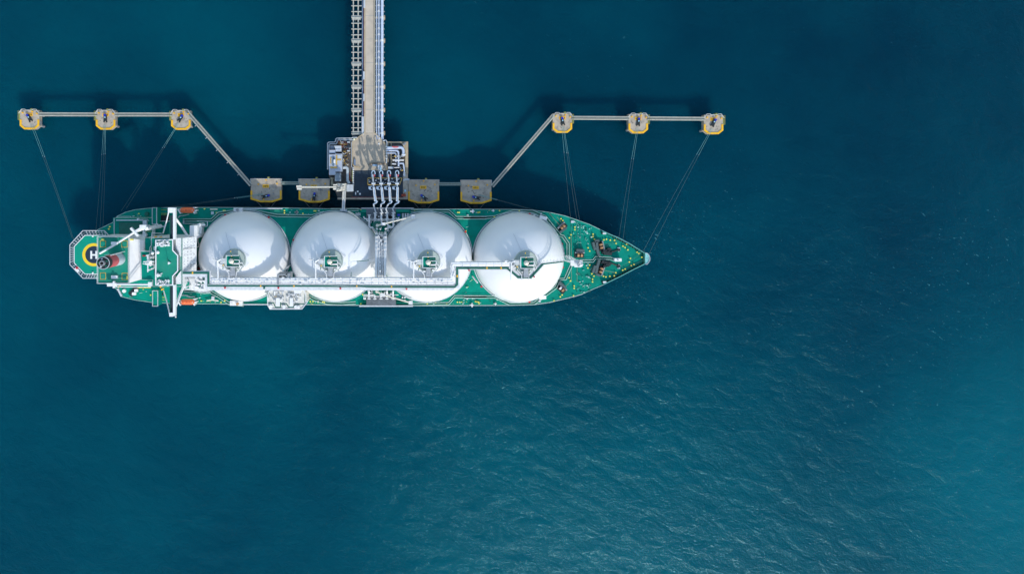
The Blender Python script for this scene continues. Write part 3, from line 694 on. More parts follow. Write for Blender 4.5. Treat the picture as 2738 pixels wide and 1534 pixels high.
    # foremast: lattice of four legs with platforms
    ZT = 45; b = Vector((84.3, yc_at(84)-.2)); t = b
    leg = MB()
    for dx in (-.9, .9):
        for dy in (-.9, .9): leg.tube([(b.x+dx*1.4, b.y+dy*1.4, ZD), (b.x+dx*.7, b.y+dy*.7, ZT)], .16, 6)
    mast = leg.build('foremast', WHITE, ship)
    br = MB()
    for k in range(9):
        z = ZD+1+k*3; s1 = 1.25-k*.07
        for (x0, y0), (x1, y1) in (((-1, -1), (1, -1)), ((1, -1), (1, 1)), ((1, 1), (-1, 1)), ((-1, 1), (-1, -1))):
            br.tube([(b.x+x0*s1, b.y+y0*s1, z), (b.x+x1*s1, b.y+y1*s1, z+3)], .12, 5)
    br.build('mast_brace', WHITE, mast)
    pf = MB().box(b.x-1.5, b.y-1.5, b.x+1.7, b.y+1.3, ZT-1.4, ZT-1.1).box(b.x-1.2, b.y-2.2, b.x+1.9, b.y+.8, 40, 40.2).box(b.x-3.2, b.y-1.5, b.x-.2, b.y+1.2, 41, 41.2); pf.each('mast_platform', WHITE, mast)
    f = MB()
    for k in range(12): x = b.x+random.uniform(-1.8, 1.6); y = b.y+random.uniform(-1.6, 1.4); f.box(x-.35, y-.25, x+.35, y+.25, 41, random.uniform(42, 47))
    f.build('mast_light', WHITE2, mast)
    # gangway along the last tank's forward side
    l2 = MB().strip(L2('F', 22, [(1245, 520), (1262, 560), (1278, 620), (1290, 690)]), .9, 21.6, 22).build('inclined_ladder', GREY, ship)
    for x, y, kx in ((1262, 540, 'F'), (1275, 840, 'F'), (848, 152, 'F'), (845, 1282, 'F'), (228, 1088, 'F'), (22, 384, 'F'), (1075, 230, 'B'), (550, 203, 'B'), (1375, 502, 'B'), (232, 845, 'B')):
        c = W2(kx, x, y, ZD+1.2); MB().cyl(c[0], c[1], ZD, ZD+1.3, .42, 10, .52).build('fire_hydrant', RED, ship)
foredeck()

# ---------------------------------------------------------------- helideck
def helideck():
    Z = 18.2
    inner = L2('A', Z, [(163, 590), (285, 463), (520, 463), (620, 560), (620, 800), (520, 902), (285, 902), (163, 775)])
    outer = L2('A', Z, [(113, 570), (260, 411), (505, 411), (560, 470), (680, 560), (680, 810), (560, 905), (500, 950), (262, 950), (113, 795)])
    h = MB().prism(inner, Z-1.6, Z).build('helideck', mat('heli_green', (.0010, .28, .19), .6, .06, .3, spec=.2), ship)
    MB().strip(inner, .35, Z+.0, Z+.12, True).build('deck_line', WHITE, h)
    net = MB()
    net.strip(outer, .36, Z-.25, Z-.05, True); net.strip(inner, .3, Z-.4, Z-.02, True)
    ni = len(inner)
    def bars(a, b, c, d, n):
        for k in range(n+1):
            t = k/n; net.seg((a[0]+(b[0]-a[0])*t, a[1]+(b[1]-a[1])*t), (c[0]+(d[0]-c[0])*t, c[1]+(d[1]-c[1])*t), .2, Z-.24, Z-.08)
    bars(outer[0], outer[1], inner[0], inner[1], 6); bars(outer[1], outer[2], inner[1], inner[2], 7)
    bars(outer[9], outer[0], inner[7], inner[0], 8); bars(outer[9], outer[8], inner[7], inner[6], 6); bars(outer[8], outer[7], inner[6], inner[5], 8)
    mid = [((outer[i][0]+inner[j][0])/2, (outer[i][1]+inner[j][1])/2) for i, j in ((2, 2), (1, 1), (0, 0), (9, 7), (8, 6), (7, 5))]
    net.strip(mid, .08, Z-.22, Z-.1); net.build('net_frame', mat('net_grey', (.55, .60, .62), .5, .1, 1), h)
    mesh = MB(); 
    for a, b, c, d in ((outer[0], outer[1], inner[1], inner[0]), (outer[1], outer[2], inner[2], inner[1]), (outer[9], outer[0], inner[0], inner[7]), (outer[8], outer[9], inner[7], inner[6]), (outer[7], outer[8], inner[6], inner[5])):
        for k in range(1, 5):
            t = k/5; mesh.seg((a[0]+(d[0]-a[0])*t, a[1]+(d[1]-a[1])*t), (b[0]+(c[0]-b[0])*t, b[1]+(c[1]-b[1])*t), .09, Z-.3, Z-.27)
    mesh.build('safety_net', mat('net_dark', (.05, .09, .09), .7, .2, 1), h)
    c = W2('A', 386, 683, Z)
    MB().cyl(c[0], c[1], Z+.004, Z+.02, 5.83, 72).build('yellow_ring', mat('heli_yellow', (.86, .58, .02), .55, .05, 1), h)
    MB().cyl(c[0], c[1], Z+.024, Z+.04, 4.35, 72).build('navy_circle', mat('heli_navy', (.008, .025, .055), .6, .1, 1), h)
    t = MB(); a = W2('A', 346, 640, Z); b = W2('A', 425, 730, Z); w = .95
    t.box(a[0], b[1], a[0]+w, a[1], Z+.044, Z+.06).box(b[0]-w, b[1], b[0], a[1], Z+.044, Z+.06).box(a[0]+w, (a[1]+b[1])/2-.42, b[0]-w, (a[1]+b[1])/2+.42, Z+.044, Z+.06)
    t.build('letter_h', WHITE, h)
    s = MB()
    for k in range(8):
        x, y = inner[k]; s.cyl(x*.96+c[0]*.04, y, 8 if x > -150 else 12, Z-1.6, .3, 8)
    s.each('support_strut', GREY, h)
    for x, y in ((378, 472), (378, 890)): 
        q = W2('A', x, y, Z); MB().box(q[0]-.3, q[1]-.5, q[0]+.3, q[1]+.5, Z, Z+.7).each('deck_light', WHITE, h)
    q = W2('A', 198, 832, Z); MB().box(q[0]-.5, q[1]-.5, q[0]+.5, q[1]+.5, Z-.1, Z+.8).build('fire_box', RED, h)
    q = W2('A', 190, 850, Z); MB().seg((q[0]-.6, q[1]+.8), (q[0]+1.2, q[1]-1), 1.2, Z-.1, Z+.3).build('foam_box', WHITE, h)
helideck()

# ---------------------------------------------------------------- accommodation, casing and funnel
def wall_windows(mb, x, y0, y1, zs, step=2.2):
    for z in zs:
        y = y0+1
        while y < y1-1: mb.box(x-.02, y, x+.05, y+.4, z, z+.55); y += step
def superstructure():
    CW = mat('casing_white', (.84, .85, .85), .4, .04, .15, stain=(.72, .73, .71), stain_amt=.5, stain_scale=.1)
    # engine casing
    a = W2('A', 435, 480, 40); b = W2('A', 787, 1005, 40)
    cs = MB().box(a[0], b[1], b[0], a[1], ZD, 39.9).build('engine_casing', CW, ship)
    MB().box(a[0]-.1, b[1]-.1, b[0]+.1, a[1]+.1, 39.9, 40.05).build('casing_roof', GREENT, cs)
    MB().strip([(a[0], a[1]), (b[0], a[1]), (b[0], b[1]), (a[0], b[1])], .25, 40.05, 40.5, True).build('roof_kerb', LGREY, cs)
    MB().rail([(a[0], a[1], 40), (b[0], a[1], 40), (b[0], b[1], 40), (a[0], b[1], 40)], 1.4, .07, True, 2.5).build('casing_rail', WHITE, cs)
    for x, y in ((490, 560), (735, 562), (490, 925), (737, 928)):
        p = L2('A', 40, [(x-31, y-36), (x+31, y-36), (x+31, y+36), (x-31, y+36)]); MB().strip(p, .16, 40.055, 40.09, True).each('hatch_outline', YEL, cs)
        MB().prism(L2('A', 40, [(x-24, y-28), (x+24, y-28), (x+24, y+28), (x-24, y+28)]), 40.055, 40.25).each('roof_hatch', GREENT, cs)
    MB().rect('A', 580, 540, 650, 572, 40.05, 41).rect('A', 582, 920, 652, 955, 40.05, 41.2).each('roof_locker', WHITE, cs)
    MB().rect('A', 470, 505, 500, 515, 40.05, 40.5).rect('A', 795, 505, 830, 520, 38.5, 39.5).rect('A', 755, 925, 775, 960, 40.05, 40.6).each('roof_fitting', BYEL, cs)
    w = MB()
    for k in range(14): w.box(b[0]-.02, b[1]+1.5+k*1.7, b[0]+.03, b[1]+1.55+k*1.7, 20, 39)
    w.build('wall_seam', LGREY, cs)
    s0 = W3('A', 788, 496, 39.8); s1 = W3('A', 788, 1003, 39.8); s2 = W3('A', 930, 961, 34); s3 = W3('A', 963, 520, 34); sc = MB()
    sc.add([s0, s1, s2, s3, (*s0[:2], ZD), (*s1[:2], ZD), (*s2[:2], ZD), (*s3[:2], ZD)], [[0, 1, 2, 3], [1, 5, 6, 2], [2, 6, 7, 3], [3, 7, 4, 0]]); sc.build('sun_facing_wedge', WHITE, ship)  # wedge over the casing wall, sloped to face the sun and look bright
    # funnel
    fx, fy = -134.4, -35.7
    def oval(z0, z1, rx0, ry0, rx1, ry1, m, name, par, n=40):
        vs = [(fx+rx0*math.cos(2*math.pi*i/n), fy+ry0*math.sin(2*math.pi*i/n), z0) for i in range(n)]+[(fx+rx1*math.cos(2*math.pi*i/n), fy+ry1*math.sin(2*math.pi*i/n), z1) for i in range(n)]
        mb = MB(); mb.add(vs, [[i, (i+1) % n, n+(i+1) % n, n+i] for i in range(n)], True); mb.add(vs, [list(range(n, 2*n))]); return mb.build(name, m, par)
    fn = oval(40, 47.2, 3.3, 3.0, 3.15, 2.9, mat('funnel_grey', (.50, .56, .62), .4, .06, .5), 'funnel', ship)
    oval(47.2, 54.6, 3.15, 2.9, 3.0, 2.8, FRED, 'red_band', fn)
    oval(54.6, 58.0, 3.0, 2.8, 2.9, 2.75, BLACK, 'funnel_top', fn)
    MB().strip([(fx+2.9*math.cos(2*math.pi*j/32), fy+2.75*math.sin(2*math.pi*j/32)) for j in range(32)], .25, 58, 58.25, True).build('funnel_rim', LGREY, fn)
    MB().cyl(fx, fy, 58, 59.6, 1.2, 20).build('exhaust_pipe', GREY, fn); MB().cyl(fx, fy, 59.55, 59.62, .75, 20).build('exhaust_mouth', mat('mouth_black', (.003, .003, .003), .9, 0), fn)  # flat black disc drawn for the open pipe mouth
    for k in range(5):
        t = k*1.257+.5; MB().cyl(fx+2*math.cos(t), fy+1.9*math.sin(t), 58, 58.7, .38, 12).each('small_exhaust', LGREY if k % 2 else DGREEN, fn)
    f = MB()
    for k in range(4): f.box(fx-1.4+k*.3, fy+3.0, fx-1.2+k*.3, fy+3.1, 49, 54)
    f.build('funnel_badge', WHITE, fn)
    MB().tube([(fx+3, fy+3.6, 40), (fx+3.1, fy+3.4, 57)], .22).build('funnel_ladder', WHITE2, fn)
    # poop house north of the casing
    x1 = W2('A', 1046, 265, 22)[0]; yN = W2('A', 600, 265, 22)[1]
    ph = MB().box(a[0], yN-20, x1, yN, ZD, 21.9).build('poop_house', CW, ship)
    MB().box(a[0]-.05, yN-20, x1, yN+.05, 21.9, 22).build('poop_roof', GREEN, ph)
    MB().strip(L2('A', 22.6, [(615, 268), (615, 465)]), .25, 22, 22.6).strip(L2('A', 23, [(640, 292), (940, 292)]), .5, 22, 23.2).rect('A', 940, 292, 985, 345, 22, 23.6).rect('A', 940, 346, 952, 462, 22, 23.2).each('poop_coaming', LGREY, ph)
    MB().rect('A', 672, 318, 930, 455, 22, 22.35).build('dark_green_plate', DGREEN, ph)  # raised plate, darker green than the roof, drawn for the sunken area
    MB().rect('A', 875, 272, 890, 292, 22, 23.5).build('roof_box', WHITE, ph)
    MB().prism(L2('A', 24, [(790, 480), (800, 462), (935, 455), (945, 395), (985, 465), (960, 485)]), 22, 24).build('stair_house', WHITE2, ph)
    MB().rail(L3('A', [(655, 248, 20), (810, 248, 20), (812, 268, 20)]), 1.2, .1).rail(L3('A', [(890, 278, 22), (1000, 280, 22), (1018, 300, 22)]), 1.2, .1).each('stair_rail', LGREY, ph)
    # side decks abreast the bridge
    for r in (('A', 1048, 150, 1098, 335), ('A', 1052, 1092, 1110, 1266)):
        s = MB().rect(*r, ZD, 24).build('side_deckhouse', GREEN, ship)
        x0, y0, xa, ya = r[1:]; p = L2('A', 24.5, [(x0, y0), (xa, y0), (xa, ya), (x0, ya)]); MB().strip(p, .22, 24, 24.6, True).build('house_kerb', LGREY, s)
    mk = MB()
    for y in (212, 224, 172): mk.rect('A', 1112, y, 1215, y+4, ZD+.03, ZD+.06)
    for y in (1158, 1170, 1195): mk.rect('A', 1112, y, 1205, y+4, ZD+.03, ZD+.06)
    mk.rect('A', 870, 1052, 1035, 1062, ZD+.03, ZD+.1); mk.rect('A', 975, 418, 1040, 422, 22, 22.05)
    mk.each('yellow_line', mat('line_yellow', (.50, .50, .03), .6, .2, 1), ship)
    MB().rect('A', 1104, 236, 1252, 300, ZD+.02, ZD+.4).rect('A', 1112, 1118, 1170, 1145, ZD+.02, ZD+.4).each('well_shade', BLACK, ship)  # black slabs on the deck paint the dark of a sunken opening
    q = W2('A', 1118, 285, ZD+1); MB().ball((q[0], q[1], ZD+.9), .55, 10).build('life_buoy', DRUM, ship)
    q = W2('A', 985, 222, ZD+1); MB().cyl(q[0], q[1], ZD, ZD+1.4, 1.0, 14).build('mushroom_vent', DGREEN, ship)
    MB().rect('A', 1102, 300, 1255, 306, ZD, ZD+1.5).build('well_coaming', LGREY, ship)
    # accommodation block
    Z = 41
    ac = L2('A', Z, [(922, 642), (1046, 642), (1046, 492), (1393, 492), (1393, 1038), (1062, 1038), (1062, 966), (930, 962)])
    acc = MB().prism(ac, ZD, Z).build('accommodation', CW, ship)
    MB().prism(ac, Z, Z+.12).build('accommodation_roof', GREEN, acc)
    MB().prism(L2('A', 38, [(967, 492), (1044, 492), (1044, 640), (967, 640)]), ZD, 37.9).build('aft_deckhouse', CW, acc)
    MB().prism(L2('A', 38, [(967, 492), (1044, 492), (1044, 640), (967, 640)]), 37.9, 38.02).build('aft_deck', GREEN, acc)
    MB().rail([(*p, Z+.1) for p in ac], 1.1, .07, True, 2.5).build('roof_rail', LGREY, acc)
    xf = W2('A', 1393, 492, Z)[0]; ys = W2('A', 1393, 1038, Z)[1]; yn = W2('A', 1393, 492, Z)[1]
    ww = MB(); wall_windows(ww, xf, ys, yn, (22.5, 26, 29.5, 33, 36.5), 2.0); ww.build('window', GREY, acc)
    bd = MB()
    for z in (24.6, 28.1, 31.6, 35.1): bd.box(xf, ys, xf+.06, yn, z, z+.12)
    bd.build('deck_edge', LGREY, acc)
    for k in range(9):
        y = ys+1.5+k*(yn-ys-3)/8
        if k % 3 == 1: MB().tube([(xf+.3, y, ZD+2), (xf+.3, y+.6, 39)], .16, 6).build('wall_pipe', LGREY, acc)
    # added plate tilted up to brighten the front wall, with rows of scuttle dots
    p = [W3('A', 1394, 495, 40.8), W3('A', 1394, 884, 40.8), W3('A', 1548, 868, 35.5), W3('A', 1552, 478, 35.5)]; sc = MB()
    sc.add(p+[(x, y, z-.4) for x, y, z in p], [[0, 1, 2, 3], [4, 7, 6, 5], [0, 4, 5, 1], [1, 5, 6, 2], [2, 6, 7, 3], [3, 7, 4, 0]]); sc.build('sun_catch_plate', WHITE2, acc)
    sd_ = MB(); rnd = random.Random(3)
    for i in range(4):
        for j in range(11):
            if rnd.random() < .25: continue
            u = .12+i*.24+rnd.uniform(-.02, .02); v = .05+j*.09; a = Vector(p[0]).lerp(Vector(p[1]), v); b = Vector(p[3]).lerp(Vector(p[2]), v); q = a.lerp(b, u); sd_.box(q.x-.17, q.y-.17, q.x+.17, q.y+.17, q.z, q.z+.12)
    o = sd_.build('scuttle', GREY, acc); o['kind'] = 'stuff'
    MB().tube([W3('A', 1400, 625, 41), W3('A', 1530, 600, 37)], .13, 6).tube([W3('A', 1478, 835, 39), W3('A', 1485, 800, 38.6), W3('A', 1540, 788, 36.6)], .13, 6).each('plate_pipe', GREY, acc)
    # wheelhouse
    wh = L2('A', 45, [(1092, 520), (1283, 512), (1283, 632), (1340, 692), (1340, 864), (1283, 924), (1283, 1024), (1092, 1022)])
    w = MB().prism(wh, Z+.12, 44.9).build('wheelhouse', CW, ship)
    MB().prism(wh, 44.9, 45.05).build('wheelhouse_roof', GREENT, w)
    MB().strip(wh, .5, 45.05, 45.4, True).build('roof_kerb', WHITE, w)
    wn = MB(); fr = L2('A', 43, [(1290, 640), (1336, 692), (1336, 864), (1290, 916)])
    wn.strip([(x+.4, y) for x, y in L2('A', 44, [(1283, 512), (1283, 632), (1340, 692), (1340, 864), (1283, 924), (1283, 1024)])], .3, 43, 44.2); wn.build('bridge_window', WINDOW, w)
    MB().prism(L2('A', 42.2, [(1315, 498), (1372, 494), (1372, 705), (1315, 610)]), Z+.12, 42.2).prism(L2('A', 42.2, [(1315, 945), (1372, 868), (1372, 1016), (1315, 1016)]), Z+.12, 42.2).each('bridge_front', WHITE, w)
    d = MB()
    for x, y in ((1352, 515), (1352, 560), (1352, 590), (1352, 925), (1352, 965), (1352, 1000)): d.rect('A', x, y, x+5, y+6, 42.2, 42.25)
    d.each('vent_hole', GREY, w)
    # wings
    for (wy0, wy1, dy0, dy1, ty0, ty1, s1) in ((152, 511, 240, 500, 150, 208, 1), (1026, 1378, 1045, 1342, 1342, 1384, -1)):
        wg = MB().rect('A', 1284, wy0, 1311, wy1, 43.4, 45.3).build('bridge_wing', WHITE, ship)
        MB().rect('A', 1251, dy0, 1283.5, dy1, 43.2, 43.5).build('wing_floor', NAVY, wg)
        MB().rect('A', 1226 if s1 > 0 else 1242, ty0, 1283, ty1, 43.3, 45.2).build('wing_tip', WHITE, wg)
        MB().rect('A', 1246, dy0, 1250.5, dy1, 43.2, 44.3).build('wing_bulwark', DGREEN, wg)
        if s1 > 0: p1, p2 = [(1238, 185, 44), (1212, 300, 40), (1172, 440, 36)], [(1306, 262, 43), (1380, 360, 36), (1448, 470, 29)]
        else: p1, p2 = [(1178, 1090, 36), (1215, 1220, 40), (1248, 1365, 44)], [(1430, 990, 34), (1372, 1120, 38), (1310, 1280, 43)]
        MB().tube(L3('A', p1), .3, 6).build('wing_strut', WHITE, wg); MB().tube(L3('A', p2), .62, 6).each('wing_brace', WHITE, wg)
    q = W2('A', 1312, 1390, 45); MB().ball((q[0], q[1], 44.6), .4, 8).build('side_light', WHITE, ship)
    # lattice stair lines on roof
    r = MB()
    r.rail(L3('A', [(1050, 435, 38), (1165, 440, 38)]), 1.2, .12, step=1.2).rail(L3('A', [(1052, 445, 38), (1050, 570, 38), (1030, 600, 38), (1028, 640, 38)]), 1.2, .1, step=1.2)
    r.rail(L3('A', [(1040, 775, 41.2), (1090, 780, 41.2), (1092, 960, 41.2)]), 1.2, .1, step=1.2).rail(L3('A', [(930, 640, 41.2), (1030, 645, 41.2), (1030, 700, 41.2)]), 1.2, .1, step=1.2)
    r.each('stair_rail', WHITE, acc)
    # radar mast
    q = W2('A', 990, 780, 50); m = MB().cyl(q[0], q[1], Z, 52, .55, 10, .35); rm = m.build('radar_mast', WHITE, ship)
    m = MB(); m.tube([(q[0]-2.4, q[1]+.5, 48), (q[0]+2.6, q[1]+.6, 48)], .25).tube([(q[0], q[1]-4.2, 49), (q[0], q[1]+3.8, 49)], .28).tube([(q[0]-1.6, q[1], 51), (q[0]+1.6, q[1]-.8, 51)], .2)
    m.box(q[0]-1.3, q[1]-1, q[0]+1.2, q[1]+1, 46.8, 47).tube([(q[0]+2, q[1]+.5, 45), (q[0]+5, q[1]+.2, 44)], .15); m.each('mast_yard', WHITE, rm)
    f = MB()
    for k in range(16): x, y = q[0]+random.uniform(-1.8, 1.6), q[1]+random.uniform(-3.6, 3.6); f.box(x-.28, y-.28, x+.28, y+.28, 42, random.uniform(43, 50))
    f.build('mast_fitting', WHITE2, rm)
    for x, y, rr in ((1050, 665, .75), (1112, 656, .8)):
        c = W2('A', x, y, 46); MB().ball((c[0], c[1], 46), rr, 14).cyl(c[0], c[1], 41, 46, .25, 8).build('radome', WHITE, ship)
    c = W2('A', 1232, 780, 46.5); MB().prism([(c[0]-.4, c[1]-.7), (c[0]+.9, c[1]), (c[0]-.4, c[1]+.7)], 45.05, 46).build('compass_stand', WHITE, ship)
    MB().tube(L3('A', [(1228, 765, 46), (1215, 725, 50)]), .15, 6).build('whip_aerial', DGREEN, ship)
    MB().rect('A', 1066, 590, 1098, 635, 41.1, 43).build('aerial_trunk', LGREY, ship)
    for (x0, x1, y0, y1) in ((1105, 1245, 530, 585), (1105, 1245, 970, 1035), (1105, 1160, 892, 932)):
        f = MB()
        for k in range(70 if x1 > 1200 else 18):
            x = random.uniform(x0, x1); y = random.uniform(y0, y1); c = W2('A', x, y, 45.5); wv = random.uniform(.12, .5); zt = random.uniform(45.4, 46.5)
            if k % 2: f.box(c[0]-wv, c[1]-.13, c[0]+wv, c[1]+.13, 45.05, zt)
            else: f.box(c[0]-.13, c[1]-wv, c[0]+.13, c[1]+wv, 45.05, zt)
        f.build('life_raft_rack', WHITE, ship)
    for x, y in ((1082, 482), (1140, 486), (1160, 1078), (1145, 1048), (1030, 705), (945, 688), (665, 1048), (1110, 828), (1045, 612)):
        c = W2('A', x, y, 38); MB().cyl(c[0], c[1], 36, 38.4, .38, 8).build('lamp_head', YEL, ship)
    MB().rect('A', 938, 690, 970, 702, 41.1, 42).build('red_locker', RED, ship)
    # forward low houses
    h = MB().rect('A', 1474, 352, 1562, 476, ZD, 29).build('forward_house', CW, ship)
    MB().rect('A', 1398, 478.5, 1452, 508, ZD, 24).build('forward_annex', CW, ship)
    c = W2('A', 1541, 466, 28); MB().cyl(c[0], c[1], ZD, 28, 1.55, 24).build('water_tank', WHITE, ship)
    MB().tube(L3('A', [(1560, 345, 24), (1650, 346, 24)]), .45).tube(L3('A', [(1578, 440, 24), (1600, 430, 24), (1602, 380, 24), (1590, 345, 24)]), .5).tube(L3('A', [(1566, 500, 20), (1568, 545, 20), (1580, 560, 20), (1578, 590, 20), (1550, 600, 20), (1552, 840, 20)]), .2).each('vent_pipe', PIPE, ship)
    MB().cyl(*W2('A', 1582, 346, 25), ZD, 25, .85, 14).build('tank_vent', WHITE, ship)
    MB().strip(L2('A', 23, [(1555, 300), (1675, 305), (1672, 360), (1560, 372)]), .25, 22.4, 23.2).build('frame_rail', LGREY, ship)
    MB().strip(L2('A', 30, [(1400, 800), (1480, 802), (1540, 790)]), .2, 29.6, 30).build('hose_boom', LGREY, ship)
    # machinery house beside first tank (south)
    h2 = MB().prism(L2('A', 33, [(1400, 910), (1682, 905), (1690, 1098), (1560, 1100), (1400, 1065)]), ZD, 33).build('cargo_machinery_house', WHITE2, ship)
    f = MB()
    for k in range(26):
        x, y = random.uniform(1540, 1670), random.uniform(940, 1080); c = W2('A', x, y, 34); wv = random.uniform(.2, .7); f.box(c[0]-wv, c[1]-wv*.7, c[0]+wv, c[1]+wv*.7, 33, 33+random.uniform(.3, 1.6))
    f.build('roof_machinery', WHITE, h2)
    MB().rect('A', 1568, 1000, 1592, 1020, 33, 33.6).rect('A', 1566, 1030, 1600, 1045, 33, 33.6).rect('A', 1612, 995, 1640, 1012, 33, 33.5).rect('A', 1622, 948, 1640, 972, 33, 33.6).each('roof_hatch', DGREEN, h2)
    MB().tube(L3('A', [(1405, 944, 33.4), (1575, 950, 33.4), (1575, 960, 33.4), (1408, 956, 33.4)]), .12, 6).build('roof_pipe', LGREY, h2)
    MB().prism(L2('A', 33.1, [(1440, 988), (1468, 988), (1468, 1066), (1430, 1066)]), 33.0, 33.12).build('roof_opening', GREEN, h2)
    # aft mooring deck gear (south)
    c = W2('A', 728, 1095, ZD+1); MB().cyl(c[0], c[1], ZD, ZD+1.2, .9, 14).build('capstan', WHITE, ship)
    bed = MB().seg(W2('A', 800, 1140, ZD), W2('A', 880, 1060, ZD), 2.6, ZD, ZD+.6).build('winch', BLACK, ship)
    MB().rect('A', 818, 1112, 860, 1142, ZD+.6, ZD+1.8).rect('A', 845, 1075, 882, 1105, ZD+.6, ZD+1.8).each('winch_drum', WHITE, bed)
    MB().strip(L2('A', ZD+.5, [(660, 1068), (705, 1152)]), .8, ZD, ZD+1.2).build('stern_fairlead', LGREY, ship)
    # cranes
    px = (-120.3, -21.1)
    cr = MB().cyl(px[0], px[1], 22, 42.5, .95, 16).build('provision_crane', WHITE, ship)
    MB().tube(L3('A', [(1000, 372, 43), (850, 425, 43.5), (700, 520, 43), (600, 585, 42), (452, 668, 41)]), .5, 8).build('crane_boom', WHITE, cr)
    e = W2('A', 850, 425, 44); e2 = W2('A', 945, 370, 44)
    MB().seg((e[0]-1.8, e[1]+1.9), (e[0]+1.6, e[1]-1.9), 1.0, 43, 44.6).box(e2[0]-1.6, e2[1]-1.1, e2[0]+1.3, e2[1]+1, 42, 44.2).seg(e, e2, 1.1, 43, 44.3).each('crane_winch', WHITE, cr)
    MB().tube(L3('A', [(960, 355, 40), (1020, 350, 36), (1060, 420, 34)]), .25).tube(L3('A', [(1060, 370, 30), (1100, 330, 30), (1150, 365, 30), (1195, 362, 30)]), .25).build('crane_hose', LGREY, cr)
    MB().rect('A', 580, 538, 640, 562, 41.2, 42.2).build('hook_block', WHITE, cr)
    q = W2('A', 600, 1022, 42.5)
    cr = MB().cyl(q[0], q[1], ZD, 42.5, .9, 16).build('provision_crane', WHITE, ship)
    MB().tube(L3('A', [(560, 1020, 43), (1045, 1020, 43)]), .42, 8).tube(L3('A', [(640, 1048, 42.5), (1035, 1048, 42.5)]), .2, 6).build('crane_boom', WHITE, cr)
    MB().rect('A', 535, 1005, 640, 1042, 42.3, 43.6).rect('A', 1000, 995, 1042, 1040, 42.5, 43.5).rect('A', 600, 985, 618, 1062, 42.4, 44).each('crane_winch', WHITE, cr)
    # lifeboat davits
    for ys_ in ((150, 210), (1190, 1252)):
        f = MB()
        for x in (1352, 1512):
            f.seg(W2('A', x-12, ys_[0]+15, 21), W2('A', x+20, ys_[1]+6, 21), .5, ZD, 21.5)
        f.rect('A', 1505, ys_[0]-4, 1545, ys_[0]+6, ZD, 21).rect('A', 1515, ys_[1]-35, 1550, ys_[1]-22, ZD, 21)
        f.each('boat_davit', WHITE, ship)
    MB().strip(L2('A', 20, [(1330, 265), (1350, 245), (1400, 240), (1450, 228)]), .25, ZD, 19).strip(L2('A', 20, [(1345, 1150), (1420, 1150), (1460, 1168), (1520, 1165)]), .25, ZD, 19).each('boat_deck_rail', LGREY, ship)
    MB().strip(L2('A', 20, [(1395, 290), (1395, 330), (1560, 335)]), .2, ZD, 19.4).strip(L2('A', 20, [(1400, 1085), (1540, 1082), (1580, 1110), (1700, 1112)]), .3, ZD, 19.4).each('side_rail', LGREY, ship)
superstructure()

def lifeboat(k, x0, y0, x1, y1, label):
    a = W2('A', x0, y0, 22); b = W2('A', x1, y1, 22); cx, cy = (a[0]+b[0])/2, (a[1]+b[1])/2; L = (b[0]-a[0])/2; Wd = abs(a[1]-b[1])/2*1.12
    t = thing('lifeboat', label, 'lifeboat', (cx, cy, 19.5), 'orange lifeboats')
    st = [(-1, .25), (-.93, .7), (-.75, .95), (-.3, 1), (.3, 1), (.75, .93), (.93, .65), (1, .2)]; vs = []; fs = []; n = 14
    for sx, w in st:
        for j in range(n):
            an = 2*math.pi*j/n; vs.append((cx+sx*L, cy+Wd*w*math.cos(an), 21+1.35*math.sin(an)*(w*.6+.4)))
    for i in range(len(st)-1):
        for j in range(n): fs.append([i*n+j, i*n+(j+1) % n, (i+1)*n+(j+1) % n, (i+1)*n+j])
    fs += [list(range(n)), list(range(len(vs)-n, len(vs)))[::-1]]
    mb = MB(); mb.add(vs, fs, True); mb.build('boat_hull', ORANGE, t)
    MB().ball((cx-L*.45, cy, 22.2), .9, 12, .6).build('steering_cupola', ORANGE, t)
    MB().box(cx-L*.12, cy-.35, cx+L*.05, cy+.35, 22.2, 22.45).box(cx+L*.35, cy-.3, cx+L*.5, cy+.3, 22.1, 22.4).each('boat_hatch', mat('boat_hatch', (.60, .12, .04), .5, .1, 1), t)
    MB().cyl(cx-L*.82, cy, 21.6, 22.6, .16, 8).cyl(cx+L*.82, cy, 21.6, 22.6, .16, 8).each('lifting_hook', WHITE2, t)
lifeboat(0, 1360, 150, 1520, 208, 'orange enclosed lifeboat on the jetty side of the ship by the bridge')
lifeboat(1, 1368, 1192, 1522, 1250, 'orange enclosed lifeboat on the open-sea side of the ship by the bridge')

